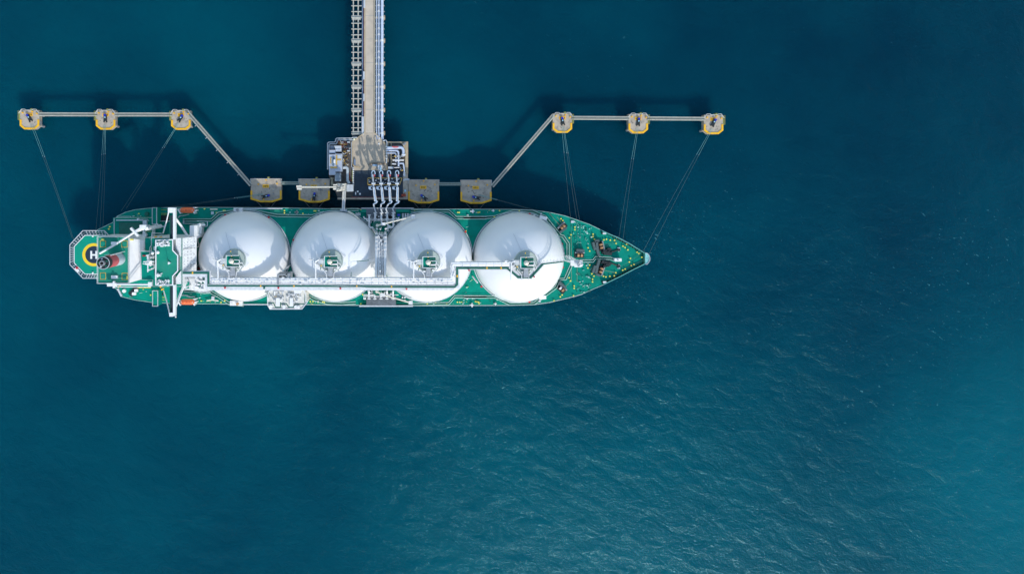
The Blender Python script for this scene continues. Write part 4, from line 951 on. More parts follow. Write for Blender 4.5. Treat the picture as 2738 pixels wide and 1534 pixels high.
# ================================================================ THE JETTY
ZJ = 9.5; ZDOL = 8.5
def dolphin(k, cx, cy, kind, txt, label, hook_ang, rail_side):
    t_loc = W3('P', cx, cy, ZDOL); C = Vector((t_loc[0], t_loc[1]))
    t = thing('mooring_dolphin' if kind == 'M' else 'breasting_dolphin', label, 'dolphin', (C.x, C.y, 0), 'mooring dolphins' if kind == 'M' else 'breasting dolphins')
    s = .1946
    if kind == 'M':
        hw, hh = 25.3*s, 25.3*s; ch = 11*s
        poly = [(-hw, hh), (hw, hh), (hw, -hh+ch*.9), (hw-ch*1.1, -hh), (-hw+ch*1.1, -hh), (-hw, -hh+ch*.9)]
        u = [(-hw+.35, hh-25*s), (-hw+.35, -hh+ch*.95), (-hw+ch*1.15, -hh+.35), (hw-ch*1.15, -hh+.35), (hw-.35, -hh+ch*.95), (hw-.35, hh-25*s)]; uw = .95; th = 3.2
    else:
        hw, hh = 41*s, 31.5*s
        poly = [(-hw, hh), (hw, hh), (hw, -hh+1.5), (hw*.4, -hh), (-hw*.36, -hh), (-hw, -hh+1.5)]
        u = [(-hw+.35, hh-32*s), (-hw+.35, -hh+1.75), (-hw*.36, -hh+.35), (hw*.4, -hh+.35), (hw-.35, -hh+1.75), (hw-.35, hh-32*s)]; uw = .9; th = 2.4
    pw = [(C.x+x, C.y+y) for x, y in poly]
    sl = MB().prism(pw, ZDOL-th, ZDOL).build('concrete_slab', CONC, t)
    MB().strip([(C.x+x, C.y+y) for x, y in u], uw, ZDOL+.004, ZDOL+.28).build('yellow_kerb', YEL, t)
    pl = MB()
    n = 2 if kind == 'M' else 3
    for i in range(n):
        for j in range(2):
            x = C.x+(-.65+1.3*i/(n-1))*hw; y = C.y+(-.55+1.1*j)*hh; pl.cyl(x+(x-C.x)*.08, y+(y-C.y)*.08, -3, ZDOL-th, .6, 12, .6, x, y)
    pl.each('steel_pile', GREY, t)
    # name plate
    px, py = C.x+(0 if kind == 'M' else -.2)*1, C.y+(hh-11.5*s if kind == 'M' else hh-20.5*s)
    b = MB().box(px-1.62, py-.8, px+1.62, py+.8, ZDOL+.01, ZDOL+.25).build('name_plate', YEL, t)
    tm = MB(); text(tm, txt, px, py, .95, ZDOL+.254, ZDOL+.27); tm.build('lettering', DECKTXT, b)
    # scuffs and rope drag marks worn into the top
    rnd = random.Random(k*13+5); sc = MB()
    for q in range(9 if kind == 'B' else 5):
        x = C.x+rnd.uniform(-.7, .7)*hw; y = C.y+rnd.uniform(-.55, .45)*hh; a = rnd.uniform(0, 3.14); L = rnd.uniform(.4, 1.5 if kind == 'B' else .9); pts = []
        for j in range(4): pts.append((x+math.cos(a)*L*j/3, y+math.sin(a)*L*j/3)); a += rnd.uniform(-.6, .6)
        sc.strip(pts, rnd.uniform(.12, .38), ZDOL+.004+q*.002, ZDOL+.006+q*.002)
    o = sc.build('scuff_mark', mat('scuff', (.13, .115, .10), .9, .3, 2), t); o['kind'] = 'stuff'
    # quick release hook
    hx, hy = (C.x, C.y+1.0) if kind == 'M' else (C.x, C.y-3.0); a = R(hook_ang); d = Vector((math.cos(a), math.sin(a))); nn = Vector((-d.y, d.x)); h = Vector((hx, hy))
    hk = MB().seg(h-d*1.2, h+d*1.6, 1.5, ZDOL, ZDOL+.9).seg(h+d*.9+nn*.5, h+d*2.3+nn*.75, .5, ZDOL+.2, ZDOL+.8).seg(h+d*.9-nn*.5, h+d*2.3-nn*.75, .5, ZDOL+.2, ZDOL+.8).build('release_hook', BLACK, t)
    q = h-d*1.5; MB().cyl(q.x, q.y, ZDOL, ZDOL+1.5, .62, 12).build('capstan_head', BLUE, hk)
    q = h-d*.3; MB().cyl(q.x, q.y, ZDOL+.9, ZDOL+1.3, .36, 10).build('capstan_cap', mat('pale_blue', (.35, .6, .75), .4, .1, 1), hk)
    # rail and ladder
    rail = MB()
    top = [(-hw, hh-2.2), (-hw, hh-.1), (hw, hh-.1), (hw, hh-2.2)] if kind == 'B' else [(-hw-.3, hh-1.6), (-hw+1.2, hh+.45), (-hw+3, hh+.45), (-hw+3.2, hh), (hw-3, hh), (hw-2.8, hh+.45), (hw-1.2, hh+.45), (hw+.3, hh-1.6)]
    rail.rail([(C.x+x, C.y+y, ZDOL) for x, y in top], 1.1, .1, step=1.6); rail.build('safety_rail', LGREY if kind == 'B' else WHITE2, t)
    ex = MB().box(C.x+.8, C.y+hh-.2, C.x+1.7, C.y+hh+.8, ZDOL-2.5, ZDOL+.9); ex.build('access_ladder', mat('olive_rail', (.30, .30, .08), .6, .3, 2), t)
    if kind == 'M':
        e = MB().box(C.x+rail_side*(hw+.05), C.y-.2, C.x+rail_side*(hw+.85), C.y+hh-.3, ZDOL-1, ZDOL-.2).rail([(C.x+rail_side*(hw+.8), C.y-.2, ZDOL-.2), (C.x+rail_side*(hw+.8), C.y+hh-.3, ZDOL-.2)], 1, .08, step=.8); e.build('side_ladder', MATS['olive_rail'], t)
    for x, y in (((-3.4, 3.6), (1.5, hh-.7), (4.0, 3.2)) if kind == 'M' else ((-hw+4, hh-3), (0, hh-.7), (hw-2.2, hh-2.6), (-1.2, -4.6))):
        MB().cyl(C.x+x, C.y+y, ZDOL, ZDOL+.9, .38, 10).build('lamp_post', YEL, t)
    if kind == 'B':
        f = MB().box(C.x-4.0, C.y-hh-3.6, C.x+4.0, C.y-hh-2.6, -1, ZDOL-1.2).build('fender_panel', NAVY, t)
        MB().cyl(C.x, C.y-hh-1.2, 3, 5.5, 1.4, 16).box(C.x-1, C.y-hh-2.6, C.x+1, C.y-hh+.5, 3.4, 5.2).build('fender_cone', BLACK, t)
        MB().tube([(C.x-5.2, C.y-hh+.4, ZDOL-1), (C.x-2.6, C.y-hh-2.6, ZDOL-2)], .12, 6).tube([(C.x+4.8, C.y-hh+.4, ZDOL-1), (C.x+2.2, C.y-hh-2.6, ZDOL-2)], .12, 6).each('fender_chain', GREY, t)
        rnd = random.Random(k)
        for q in range(3):
            x, y = C.x+rnd.uniform(1, hw-2), C.y+rnd.uniform(-3, 3); MB().box(x-.35, y-.2, x+.35, y+.2, ZDOL, ZDOL+.5).build('deck_box', GREY, t)
    else:
        MB().box(C.x-hw-.1 if rail_side > 0 else C.x+hw-.1, C.y-2.5, C.x-hw+.02 if rail_side > 0 else C.x+hw+.1, C.y-.5, ZDOL-th+.3, ZDOL-1).build('side_bracket', GREY, t)
    return C
DM = [(79.2, 320.4, 'MD6', -62, 'mooring dolphin at the far left end of the stern-side walkway', -1),
      (282.7, 321, 'MD5', -90, 'middle dolphin of the three stern-side mooring dolphins, with three ropes running down from it', -1),
      (483.8, 321.4, 'MD4', -125, 'stern-side mooring dolphin where the walkway bends down toward the jetty', -1),
      (1503.6, 329.4, 'MD3', -80, 'bow-side mooring dolphin where the walkway bends down toward the jetty', 1),
      (1706.2, 331, 'MD2', -95, 'middle dolphin of the three bow-side mooring dolphins', 1),
      (1907.5, 333, 'MD1', -115, 'mooring dolphin at the far right end of the bow-side walkway', 1)]
for k, (x, y, tx, ang, lb, rs) in enumerate(DM): dolphin(k, x, y, 'M', tx, lb, ang, rs)
DB = [(711.6, 508.9, 'BD4', 195, 'breasting dolphin at the foot of the stern-side slanting walkway, rope leading left'),
      (840.3, 509.5, 'BD3', -100, 'breasting dolphin under the cream gangway counterweight boom'),
      (1132.8, 511.8, 'BD2', -40, 'breasting dolphin right beside the pipe platform of the loading jetty'),
      (1272.8, 512.7, 'BD1', -15, 'breasting dolphin at the foot of the bow-side slanting walkway, rope leading right')]
for k, (x, y, tx, ang, lb) in enumerate(DB): dolphin(10+k, x, y, 'B', tx, lb, ang, 1)

def catwalk(p, q, label, w=1.75, z=ZDOL+.35, brackets=False, name='catwalk', m=BEIGE):
    a = Vector(W2('P', *p, z)); b = Vector(W2('P', *q, z)); d = (b-a).normalized(); nn = Vector((-d.y, d.x)); c = (a+b)/2
    t = thing(name, label, 'walkway', (c.x, c.y, 0), 'catwalks linking the dolphins')
    MB().seg(a, b, w*.45, z-.3, z-.08).build('grating', mat('catwalk_grating', (.17, .19, .17), .7, .2, 1.2), t)
    MB().seg(a+nn*w*.36, b+nn*w*.36, w*.26, z-1.3, z).seg(a-nn*w*.36, b-nn*w*.36, w*.26, z-1.3, z).each('girder', m, t)
    r = MB()
    for s in (-1, 1): r.rail([(*(a+nn*s*w*.46), z), (*(b+nn*s*w*.46), z)], 1.1, .07, step=2)
    r.build('handrail', m, t)
    if brackets:
        g = MB(); L = (b-a).length
        for k in range(1, 6): g.seg(a+d*L*k/6, a+d*L*k/6-nn*2.0*brackets, .2, z-.2, z)
        g.build('lamp_bracket', LGREY, t)
catwalk((104, 306), (259, 306.5), 'straight beige catwalk between the far left dolphin and its neighbour')
catwalk((307, 306.5), (460, 306.8), 'straight beige catwalk joining the second and third dolphins from the left')
catwalk((500, 299), (671, 495), 'slanting beige catwalk running from the stern-side dolphins down to the jetty', brackets=1)
catwalk((1529, 315.5), (1682, 316.5), 'straight beige catwalk between the first and second bow-side dolphins')
catwalk((1731, 317), (1884, 318), 'straight beige catwalk leading to the far right dolphin')
catwalk((1480, 308), (1316, 498), 'slanting beige catwalk running from the bow-side dolphins down to the jetty')
TEALM = mat('catwalk_teal', (.24, .34, .31), .6, .15, 1)
catwalk((753, 489.5), (800, 489.5), 'short catwalk bridging the two breasting dolphins on the stern side', 1.6, m=TEALM)
catwalk((1174, 492), (1233, 492), 'short catwalk bridging the two breasting dolphins on the bow side', 1.6, m=TEALM)

# approach trestle
def trestle():
    Z = ZJ
    t = thing('approach_trestle', 'long straight jetty approach with a concrete road running down to the loading platform', 'jetty', W3('P', 985, 170, 0))
    y0 = -260*3.607
    rd = MB().rect('T', 421, y0, 503, 1280, Z-1.0, Z).build('roadway', ROADM, t)
    MB().rect('T', 410, y0, 419.5, 1280, Z-.6, Z+.5).rect('T', 504.5, y0, 512, 1280, Z-.6, Z+.5).each('road_parapet', TAN, t)
    j = MB(); y = 153-226*5
    while y < 1280: j.rect('T', 421, y-1.2, 503, y+1.2, Z+.004, Z+.02); y += 226
    j.build('expansion_joint', GREY, t)
    # edge services
    MB().rect('T', 403, y0, 409, 1110, Z-.4, Z+.1).build('fire_main', MAROON, t)
    MB().rect('T', 388, y0, 401, 1280, Z-.6, Z-.2).build('cable_tray', mat('tray_blue', (.13, .19, .27), .5, .2, .5), t)
    MB().rect('T', 386, 1125, 410, 1300, Z-.2, Z+.2).build('tray_cover', LGREY, t)
    c = MB().rect('T', 400, 690, 415, 765, Z+.1, Z+1.4).rect('T', 402, 905, 413, 975, Z+.1, Z+1.1).rect('T', 404, 0, 420, 75, Z+.1, Z+1.2); c.each('service_cabinet', LGREY, t)
    # pile bents and cap beams
    y = 170-223*5
    while y < 1300:
        cap = MB().rect('T', 292, y-20, 378, y+20, Z-2.6, Z-1.0).build('pile_cap', CONCL, t)
        MB().rect('T', 286, y-16, 384, y-6, Z-2.4, Z-.9).build('cap_beam', BEIGE, cap)
        MB().rect('T', 378.5, y-9, 612, y+9, Z-2.6, Z-1.3).rect('T', 572, y-20, 611, y+20, Z-2.6, Z-1.28).build('cross_head', TAN, cap)
        p = MB()
        for x in (318, 355, 420, 500, 590):
            q = W2('T', x, y, Z-2); p.cyl(q[0], q[1], -3, Z-2.6, .5, 10)
        p.each('pile', GREY, cap)
        y += 223
    # open frame on the west side
    f = thing('pipe_rack', 'open ladder-like beige steel frame along the left side of the approach road', 'pipe rack', W3('P', 952, 170, 0))
    MB().rect('T', 301, y0, 311, 1300, Z-1.6, Z-.85).rect('T', 347, y0, 358, 1300, Z-1.6, Z-.85).each('rack_beam', BEIGE, f)
    y = 2-56*18; n = 0
    while y < 1300:
        if (y-170) % 223 > 25 or True: MB().rect('T', 287, y-4, 387, y+4, Z-.84, Z-.4).build('rack_rung', BEIGE, f)
        y += 56
    # stubs on the east side
    y = 2-56*18
    g = thing('pipe_support', 'row of short beige bearers under the pipes on the right side of the approach', 'pipe rack', W3('P', 1020, 170, 0))
    while y < 1300:
        MB().rect('T', 516, y-3, 608, y+3, Z-1.2, Z-.7).build('bearer', BEIGE, g); y += 56
    # pipelines
    for x, r, lb in ((530, .28, 'thin pale pipeline nearest the road on the approach trestle'), (551, .34, 'middle pale pipeline of the three beside the approach road'), (582, .76, 'widest pale blue pipeline on the outer right side of the approach')):
        p = thing('pipeline', lb, 'pipeline', W3('T', x, 600, Z-.6), 'pipelines beside the approach road')
        pts = [(x+2, y0, Z), (x, 1250, Z), (x+4, 1345, Z)]
        MB().tube(L3('T', pts), r, 14).build('pipe', PIPEB, p)
        y = 170-223*5
        while y < 1300:
            if x != 551:
                q = W3('T', x, y, Z); MB().tube([(q[0], q[1]-.5, Z), (q[0], q[1]+.5, Z)], r*1.18, 14).build('pipe_clamp', WHITE2, p)
            if x == 551:
                for d2 in (-62, 104): q = W3('T', x, y+d2, Z); MB().tube([(q[0], q[1]-.4, Z), (q[0], q[1]+.4, Z)], r*1.4, 12).build('pipe_clamp', WHITE2, p)
            y += 223
    MB().rail(L3('T', [(515, y0, Z), (516, 1275, Z)]), 1.1, .08, step=3.5).build('road_rail', WHITE2, t)
trestle()

# loading platform
def platform():
    Z = ZJ
    t = thing('loading_platform', 'concrete and dark-grated loading platform at the head of the approach', 'jetty', W3('C', 700, 600, 0))
    deck = MB().prism(L2('C', Z, [(648, 72), (775, 72), (885, 170), (932, 215), (932, 556), (498, 556), (493, 188)]), Z-1.4, Z).build('concrete_apron', mat('apron', (.46, .39, .30), .85, .1, .4, stain=(.24, .22, .19), stain_amt=.5, stain_scale=.16), t)
    MB().strip(L2('C', Z, [(648, 72), (493, 188), (493, 480)]), .35, Z+.004, Z+.6).strip(L2('C', Z, [(775, 72), (885, 170), (935, 260), (938, 556)]), .35, Z+.004, Z+.6).each('apron_kerb', TAN, t)
    MB().prism(L2('C', Z, [(498, 558), (1140, 558), (1140, 905), (498, 905)]), Z-1.4, Z+.02).build('dark_apron', NAVY, t)
    MB().rect('C', 935, 520, 1140, 557, Z-1.4, Z).build('dark_strip', NAVY, t)
    MB().prism(L2('C', Z, [(300, 906), (1205, 906), (1205, 930), (300, 930)]), Z-1.4, Z).rect('C', 1142, 600, 1205, 905.5, Z-1.4, Z-.01).build('front_beam', CONC, t)
    MB().rect('C', 480, 899, 1140, 904.5, Z+.03, Z+.1).build('red_line', RUST, t)
    # pipe-side deck
    MB().prism(L2('C', Z, [(940, 185), (1210, 185), (1210, 599), (1142, 599), (1142, 557), (940, 519)]), Z-1.4, Z-.02).build('pipe_deck', mat('pipe_deck', (.05, .055, .06), .8, .4, .6), t)
    MB().rect('C', 942, 188, 1208, 204, Z-.02, Z+.5).rect('C', 1172, 205, 1208, 598, Z-.02, Z+.4).rect('C', 985, 205, 996, 500, Z-.02, Z+.5).rect('C', 945, 205, 955, 450, Z-.02, Z+.5).prism(L2('C', Z+.4, [(1120, 205), (1171, 205), (1171, 290)]), Z-.02, Z+.38).each('pipe_deck_kerb', TAN, t)
    # west deck
    MB().prism(L2('C', Z, [(195, 225), (300, 180), (492, 180), (492, 740), (510, 898), (300, 898), (235, 740), (190, 640)]), Z-1.4, Z-.03).build('west_deck', mat('west_deck', (.085, .08, .075), .85, .4, .5, stain=(.2, .17, .13), stain_amt=.6, stain_scale=.35), t)
    p = MB()
    for x in (250, 400, 560, 720, 880, 1040, 1180):
        for y in (260, 420, 620, 860):
            if x < 500 and y > 800: continue
            q = W2('C', x, y, Z); p.cyl(q[0], q[1], -3, Z-1.4, .55, 10)
    p.each('pile', GREY, t)
    MB().rect('C', 527, 835, 540, 870, Z+.03, Z+.5).rect('C', 550, 818, 570, 838, Z+.03, Z+.6).rect('C', 578, 848, 600, 870, Z+.03, Z+.6).each('white_crate', WHITE, t)
    MB().rect('C', 1160, 805, 1182, 832, Z, Z+1.2).build('blue_box', mat('pale_blue', (0, 0, 0)), t)
    k = MB()
    for i in range(8): k.rect('C', 1120+random.uniform(0, 55), 850+random.uniform(0, 40), 1140+random.uniform(0, 50), 860+random.uniform(0, 42), Z, Z+random.uniform(.4, 1.4))
    k.build('loose_gear', RUST, t)
    rr = MB().rail(L3('C', [(495, 480, Z), (540, 512, Z), (592, 520, Z)]), 1.1, .1, step=1.5); rr.build('yellow_gate', OCHRE, t)
    g = MB().strip(L2('C', Z+.1, [(700, 482), (760, 462), (912, 470)]), .3, Z+.004, Z+.8); g.build('low_barrier', mat('barrier_brown', (.20, .13, .07), .7, .2, 1), t)
    # edge services between apron and west deck
    e = MB(); y = 520
    while y < 740: e.rect('C', 494, y, 512, y+16, Z, Z+.9); y += 24
    e.each('edge_block', WHITE2, t)
    MB().rect('C', 488, 560, 494, 700, Z-.02, Z+.7).build('yellow_edge', mat('edge_lime', (.42, .45, .05), .6, .3, 2), t)
    # yellow service frame under the arms
    MB().strip(L2('C', Z+1.2, [(690, 655), (1130, 655)]), .4, Z+.9, Z+1.3).strip(L2('C', Z+1.2, [(690, 742), (1100, 742)]), .4, Z+.9, Z+1.3).strip(L2('C', Z+1.2, [(690, 660), (690, 738)]), .4, Z+.9, Z+1.29).strip(L2('C', Z+1.2, [(1128, 660), (1100, 738)]), .4, Z+.9, Z+1.29).each('service_frame', OCHRE, t)
    f = MB()
    for i in range(26):
        x, y = random.uniform(700, 1110), random.uniform(662, 736); c = W2('C', x, y, Z+2); w = random.uniform(.15, .5); f.box(c[0]-w, c[1]-w*.7, c[0]+w, c[1]+w*.7, Z, Z+random.uniform(.6, 2.2))
    f.build('arm_valve', LGREY, t)
    return t
plat = platform()

def west_side():
    Z = ZJ
    b = thing('control_building', 'grey flat-roofed control building on the left side of the loading platform', 'building', W3('J', 380, 700, Z))
    MB().prism(L2('J', 15, [(205, 550), (375, 550), (375, 530), (560, 530), (560, 1020), (380, 1020), (370, 1110), (205, 1110)]), Z, 15).build('wall', mat('bld_wall', (.45, .5, .55), .6, .1, .5), b)
    MB().prism(L2('J', 15, [(205, 550), (375, 550), (375, 530), (560, 530), (560, 1020), (380, 1020), (370, 1110), (205, 1110)]), 15, 15.25).build('roof', ROOF, b)
    MB().rect('J', 235, 620, 268, 800, 15.25, 15.4).rect('J', 390, 560, 430, 840, 15.25, 15.4).rect('J', 431, 665, 540, 712, 15.25, 15.39).rect('J', 240, 880, 430, 930, 15.25, 15.4).each('roof_marking', OCHRE, b)
    MB().rect('J', 290, 620, 352, 870, 15.4, 15.8).build('roof_plant', mat('plant_blue', (.10, .17, .25), .5, .2, 1), b)
    MB().strip(L2('J', 16, [(278, 640), (280, 850), (320, 885), (362, 850), (362, 640)]), .25, 15.25, 16).build('roof_duct', LGREY, b)
    MB().rect('J', 330, 690, 378, 785, 15.8, 17).build('cooling_unit', WHITE, b)
    MB().rect('J', 440, 560, 540, 655, 15.25, 15.5).build('skylight', LGREY, b)
    a = thing('equipment_shelter', 'pale grey slanted-roof shelter just above the control building', 'building', W3('J', 400, 400, Z))
    MB().rect('J', 235, 310, 350, 405, Z, 12.6).build('lower_roof', mat('slate', (.16, .20, .26), .6, .1, 1), a)
    MB().prism(L2('J', 14, [(345, 310), (540, 310), (540, 470), (405, 470)]), Z, 14).build('upper_roof', LGREY, a)
    MB().rect('J', 385, 400, 515, 468, 14, 14.3).build('roof_panel', ROOF, a)
    MB().rect('J', 215, 425, 378, 520, Z, 14.2).build('side_room', ROOF, a)
    s = thing('equipment_hut', 'small blue-grey roofed hut below the control building next to the gangway', 'hut', W3('J', 450, 1170, Z))
    MB().rect('J', 370, 1060, 525, 1280, Z, 13.2).build('hut_body', mat('hut', (.27, .33, .38), .6, .1, 1), s)
    MB().rect('J', 365, 1055, 530, 1285, 13.2, 13.4).build('hut_roof', mat('hut_roof', (.25, .31, .36), .6, .12, 1), s)
    # perimeter pipes
    p = thing('perimeter_pipe', 'pair of pale pipes looping round the upper left corner of the platform', 'pipe', W3('J', 300, 150, Z))
    MB().tube(L3('J', [(165, 960, Z+.5), (165, 240, Z+.5), (200, 210, Z+.5), (350, 212, Z+.5), (385, 180, Z+.5), (395, 120, Z+.5), (425, 100, Z+.5), (830, 100, Z+.5), (850, 80, Z+.5), (980, 78, Z+.5)]), .27, 8).build('outer_pipe', LGREY, p)
    MB().tube(L3('J', [(205, 960, Z+.5), (205, 290, Z+.5), (230, 262, Z+.5), (395, 262, Z+.5), (425, 225, Z+.5), (435, 165, Z+.5), (460, 148, Z+.5), (900, 150, Z+.5)]), .27, 8).build('inner_pipe', LGREY, p)
    # process skids
    def skid(x0, y0, x1, y1, n, mats, label, name='process_skid', hmax=2.5):
        c = W3('J', (x0+x1)/2, (y0+y1)/2, Z); g = thing(name, label, 'pipework', c)
        MB().rect('J', x0, y0, x1, y1, Z, Z+.15).build('skid_base', mat('skid_base', (.12, .10, .09), .8, .3, 1), g)
        for m in mats:
            f = MB()
            for i in range(n):
                x, y = random.uniform(x0, x1-15), random.uniform(y0, y1-15)
                if random.random() < .5: f.rect('J', x, y, x+random.uniform(10, 45), y+random.uniform(6, 16), Z+.15, Z+random.uniform(.6, hmax))
                else: q1 = W3('J', x, y, Z+random.uniform(.5, hmax)); f.tube([q1, (q1[0]+random.uniform(-1.5, 1.5), q1[1]+random.uniform(-1.5, 1.5), q1[2])], .13, 6)
            f.build('pipework', m, g)
    skid(460, 180, 640, 300, 12, [OCHRE, RUST, LGREY], 'cluster of yellow and red valves at the top of the left deck')
    skid(545, 300, 800, 410, 12, [RUST, NAVY, GREY], 'red firewater pump pipework beside the apron edge')
    skid(570, 410, 790, 600, 13, [OCHRE, LGREY, NAVY], 'ochre and pale pipework in the middle of the left deck')
    skid(585, 640, 740, 860, 11, [OCHRE, CREAM, GREY], 'tan and cream pipe skid just above the thick white bent pipe')
    for i, (x0, y0, x1, y1, m) in enumerate(((705, 195, 775, 225, LGREY), (695, 315, 790, 350, NAVY), (700, 430, 780, 465, LGREY))):
        MB_ = MB().rect('J', x0, y0, x1, y1, Z, Z+2.2)
        solo(MB_, 'cabinet', m, ['small pale cabinet near the top of the left deck', 'dark cabinet between the red pipework and the apron', 'pale cabinet below the red pipework near the apron edge'][i], 'cabinet')
    p = thing('bent_pipe', 'thick pale pipe with one bend running down the left deck to the gangway tower', 'pipe', W3('J', 700, 1100, Z))
    MB().tube(L3('J', [(590, 910, Z+1.5), (680, 905, Z+1.5), (712, 940, Z+1.5), (712, 1260, Z+1.5), (760, 1350, Z+1.5)]), .72, 12).build('pipe', mat('pipe_pale', (.5, .56, .6), .4, .15, 1), p)
    MB().tube(L3('J', [(770, 1060, Z+.4), (765, 1200, Z+.4), (800, 1270, Z+.4), (880, 1290, Z+.4)]), .2).build('branch_pipe', RUST, p)
    p = thing('edge_pipe', 'slim pale pipe following the left edge of the concrete apron', 'pipe', W3('J', 830, 500, Z))
    MB().tube(L3('J', [(860, 185, Z+.3), (825, 215, Z+.3), (825, 880, Z+.3), (850, 910, Z+.3), (860, 960, Z+.3)]), .2).build('pipe', LGREY, p)
    c = W3('J', 922, 150, Z); l = thing('light_mast', 'tall light mast at the upper left corner of the apron', 'lamp', c)
    MB().cyl(c[0], c[1], Z, 17, .12, 8).build('pole', GREY, l); MB().ball((c[0], c[1], 17.2), .55, 12).build('lamp_head', mat('lamp_cream', (.8, .8, .55), .4, .1, 1), l)
    MB().rect('J', 890, 680, 935, 850, Z, Z+1).v and None
    solo(MB().rect('J', 888, 680, 935, 850, Z, Z+1.1), 'bench_box', mat('faded_blue', (.16, .22, .32), .6, .1, 1), 'faded blue box along the left edge of the concrete apron', 'box')
    solo(MB().rect('J', 245, 1180, 325, 1240, Z-.5, Z+1.6).rect('J', 250, 1241, 318, 1390, Z-1, Z+.5), 'stair_landing', mat('landing', (.30, .28, .20), .7, .3, 1.5), 'olive and grey stair landing between the left dolphin and the huts', 'stairs')
west_side()

def east_side():
    Z = ZJ
    def pipe(pts, r, lb, m=PIPEB, fl=()):
        t = thing('process_pipe', lb, 'pipe', W3('K', *pts[0][:2], Z), 'pipes on the right-hand pipe deck')
        MB().tube(L3('K', pts), r, 12).build('pipe', m, t)
        for x, y in fl:
            c = W3('K', x, y, pts[0][2]); MB().box(c[0]-r*1.4, c[1]-.3, c[0]+r*1.4, c[1]+.3, c[2]-r*1.3, c[2]+r*1.3).build('flange', WHITE2, t)
    z = Z+2
    pipe([(410, 160, z), (640, 152, z), (668, 168, z), (682, 200, z), (682, 280, z), (688, 300, z)], .72, 'thickest pale pipe turning down on the right-hand pipe deck', fl=((684, 275),))
    pipe([(405, 205, z-.4), (575, 207, z-.4), (598, 230, z-.4), (600, 470, z-.4)], .46, 'middle pale pipe bending down on the pipe deck', fl=((600, 300), (600, 370)))
    pipe([(400, 248, z-.6), (540, 248, z-.6), (555, 262, z-.6), (556, 400, z-.6)], .32, 'small pale pipe with a tight bend on the pipe deck')
    pipe([(500, 366, z), (690, 366, z)], .33, 'upper straight white cross pipe on the pipe deck', PIPE)
    pipe([(490, 428, z), (560, 432, z)], .3, 'short white cross pipe stub on the pipe deck', PIPE)
    pipe([(610, 422, z), (676, 420, z), (686, 450, z), (696, 560, z), (698, 640, z)], .38, 'long pale pipe running down the right edge of the pipe deck', PIPEB, fl=((697, 585), (697, 615)))
    pipe([(530, 490, z-.5), (640, 488, z-.5)], .24, 'lowest thin pale cross pipe on the pipe deck', PIPE)
    m = solo(MB().tube(L3('K', [(490, 140, z+1.4), (600, 146, z+.95)]), .3, 8).tube(L3('K', [(510, 152, z+1.4), (580, 155, z+.95)]), .2, 8), 'red_pipe', FRED, 'short red pipe lying over the thickest pale pipe', 'pipe')
    solo(MB().rect('K', 425, 475, 515, 510, Z, Z+2.4), 'valve_cabinet', LGREY, 'pale grey oblong cabinet below the pipe loops', 'cabinet')
    f = thing('pipe_support', 'tan steel support frames crossing the right-hand pipe deck', 'pipe support', W3('K', 600, 400, Z))
    for y in (312, 352, 485): MB().rect('K', 485, y-4, 700, y+4, Z, Z+1.0).build('support_beam', TAN, f)
    for x, y in ((620, 318), (650, 300), (545, 300), (640, 525), (655, 535), (710, 85), (690, 105)):
        c = W2('K', x, y, Z+2); MB().box(c[0]-.5, c[1]-.4, c[0]+.5, c[1]+.4, Z, Z+2.4).build('actuator', random.choice((OCHRE, GREY)), f)
    e = thing('edge_pipe', 'pale pipe zigzagging along the upper right edge of the apron', 'pipe', W3('K', 400, 200, Z))
    MB().tube(L3('K', [(335, 40, Z+.8), (385, 30, Z+.8), (405, 60, Z+.8), (405, 110, Z+.8), (395, 170, Z+.8), (405, 300, Z+.8), (395, 420, Z+.8)]), .3, 8).build('pipe', LGREY, e)
    v = MB()
    for y in (130, 170, 200, 245, 290, 330): v.rect('K', 385, y, 412, y+14, Z, Z+1.6)
    v.each('valve', WHITE2, e)
    s = thing('side_gangway', 'short pale gangway from the pipe platform to the next breasting dolphin', 'walkway', W3('C', 1200, 672, Z))
    MB().strip(L2('C', Z, [(1150, 690), (1165, 672), (1225, 672)]), .9, Z-.3, Z).build('gangway_deck', LGREY, s)
    # valve tower in the middle of the apron front
    c = W3('K', 290, 500, Z); t = thing('fire_monitor_tower', 'narrow pale steel tower standing between the first two loading arms', 'tower', c)
    a = W2('K', 255, 455, 22); b = W2('K', 322, 520, 22)
    lg = MB()
    for x in (a[0], b[0]):
        for y in (a[1]+.2, b[1]-1): lg.tube([(x, y, Z), (x, y, 22)], .14, 6)
    lg.each('leg', LGREY, t); MB().box(a[0]-.1, b[1]-.1, b[0]+.1, a[1]+.1, 21.2, 21.4).build('tower_deck', LGREY, t)
    br = MB()
    for k in range(5): z0 = Z+k*2.3; br.tube([(a[0], a[1]+.2, z0), (b[0], a[1]+.2, z0+2.3)], .09, 5).tube([(a[0], b[1]-1, z0), (a[0], a[1]+.2, z0+2.3)], .09, 5)
    br.build('brace', LGREY, t); q = W3('K', 298, 490, 22); MB().tube([q, (q[0], q[1]-1.6, 22.2)], .4, 10).build('monitor', mat('pale_blue', (0, 0, 0)), t)
    MB().rect('K', 165, 435, 240, 468, Z, Z+1.8).v
    solo(MB().rect('K', 165, 435, 240, 468, Z, Z+1.8), 'blue_cabinet', mat('cab_blue', (.25, .38, .52), .5, .1, 1), 'light blue cabinet on the apron left of the narrow tower', 'cabinet')
east_side()

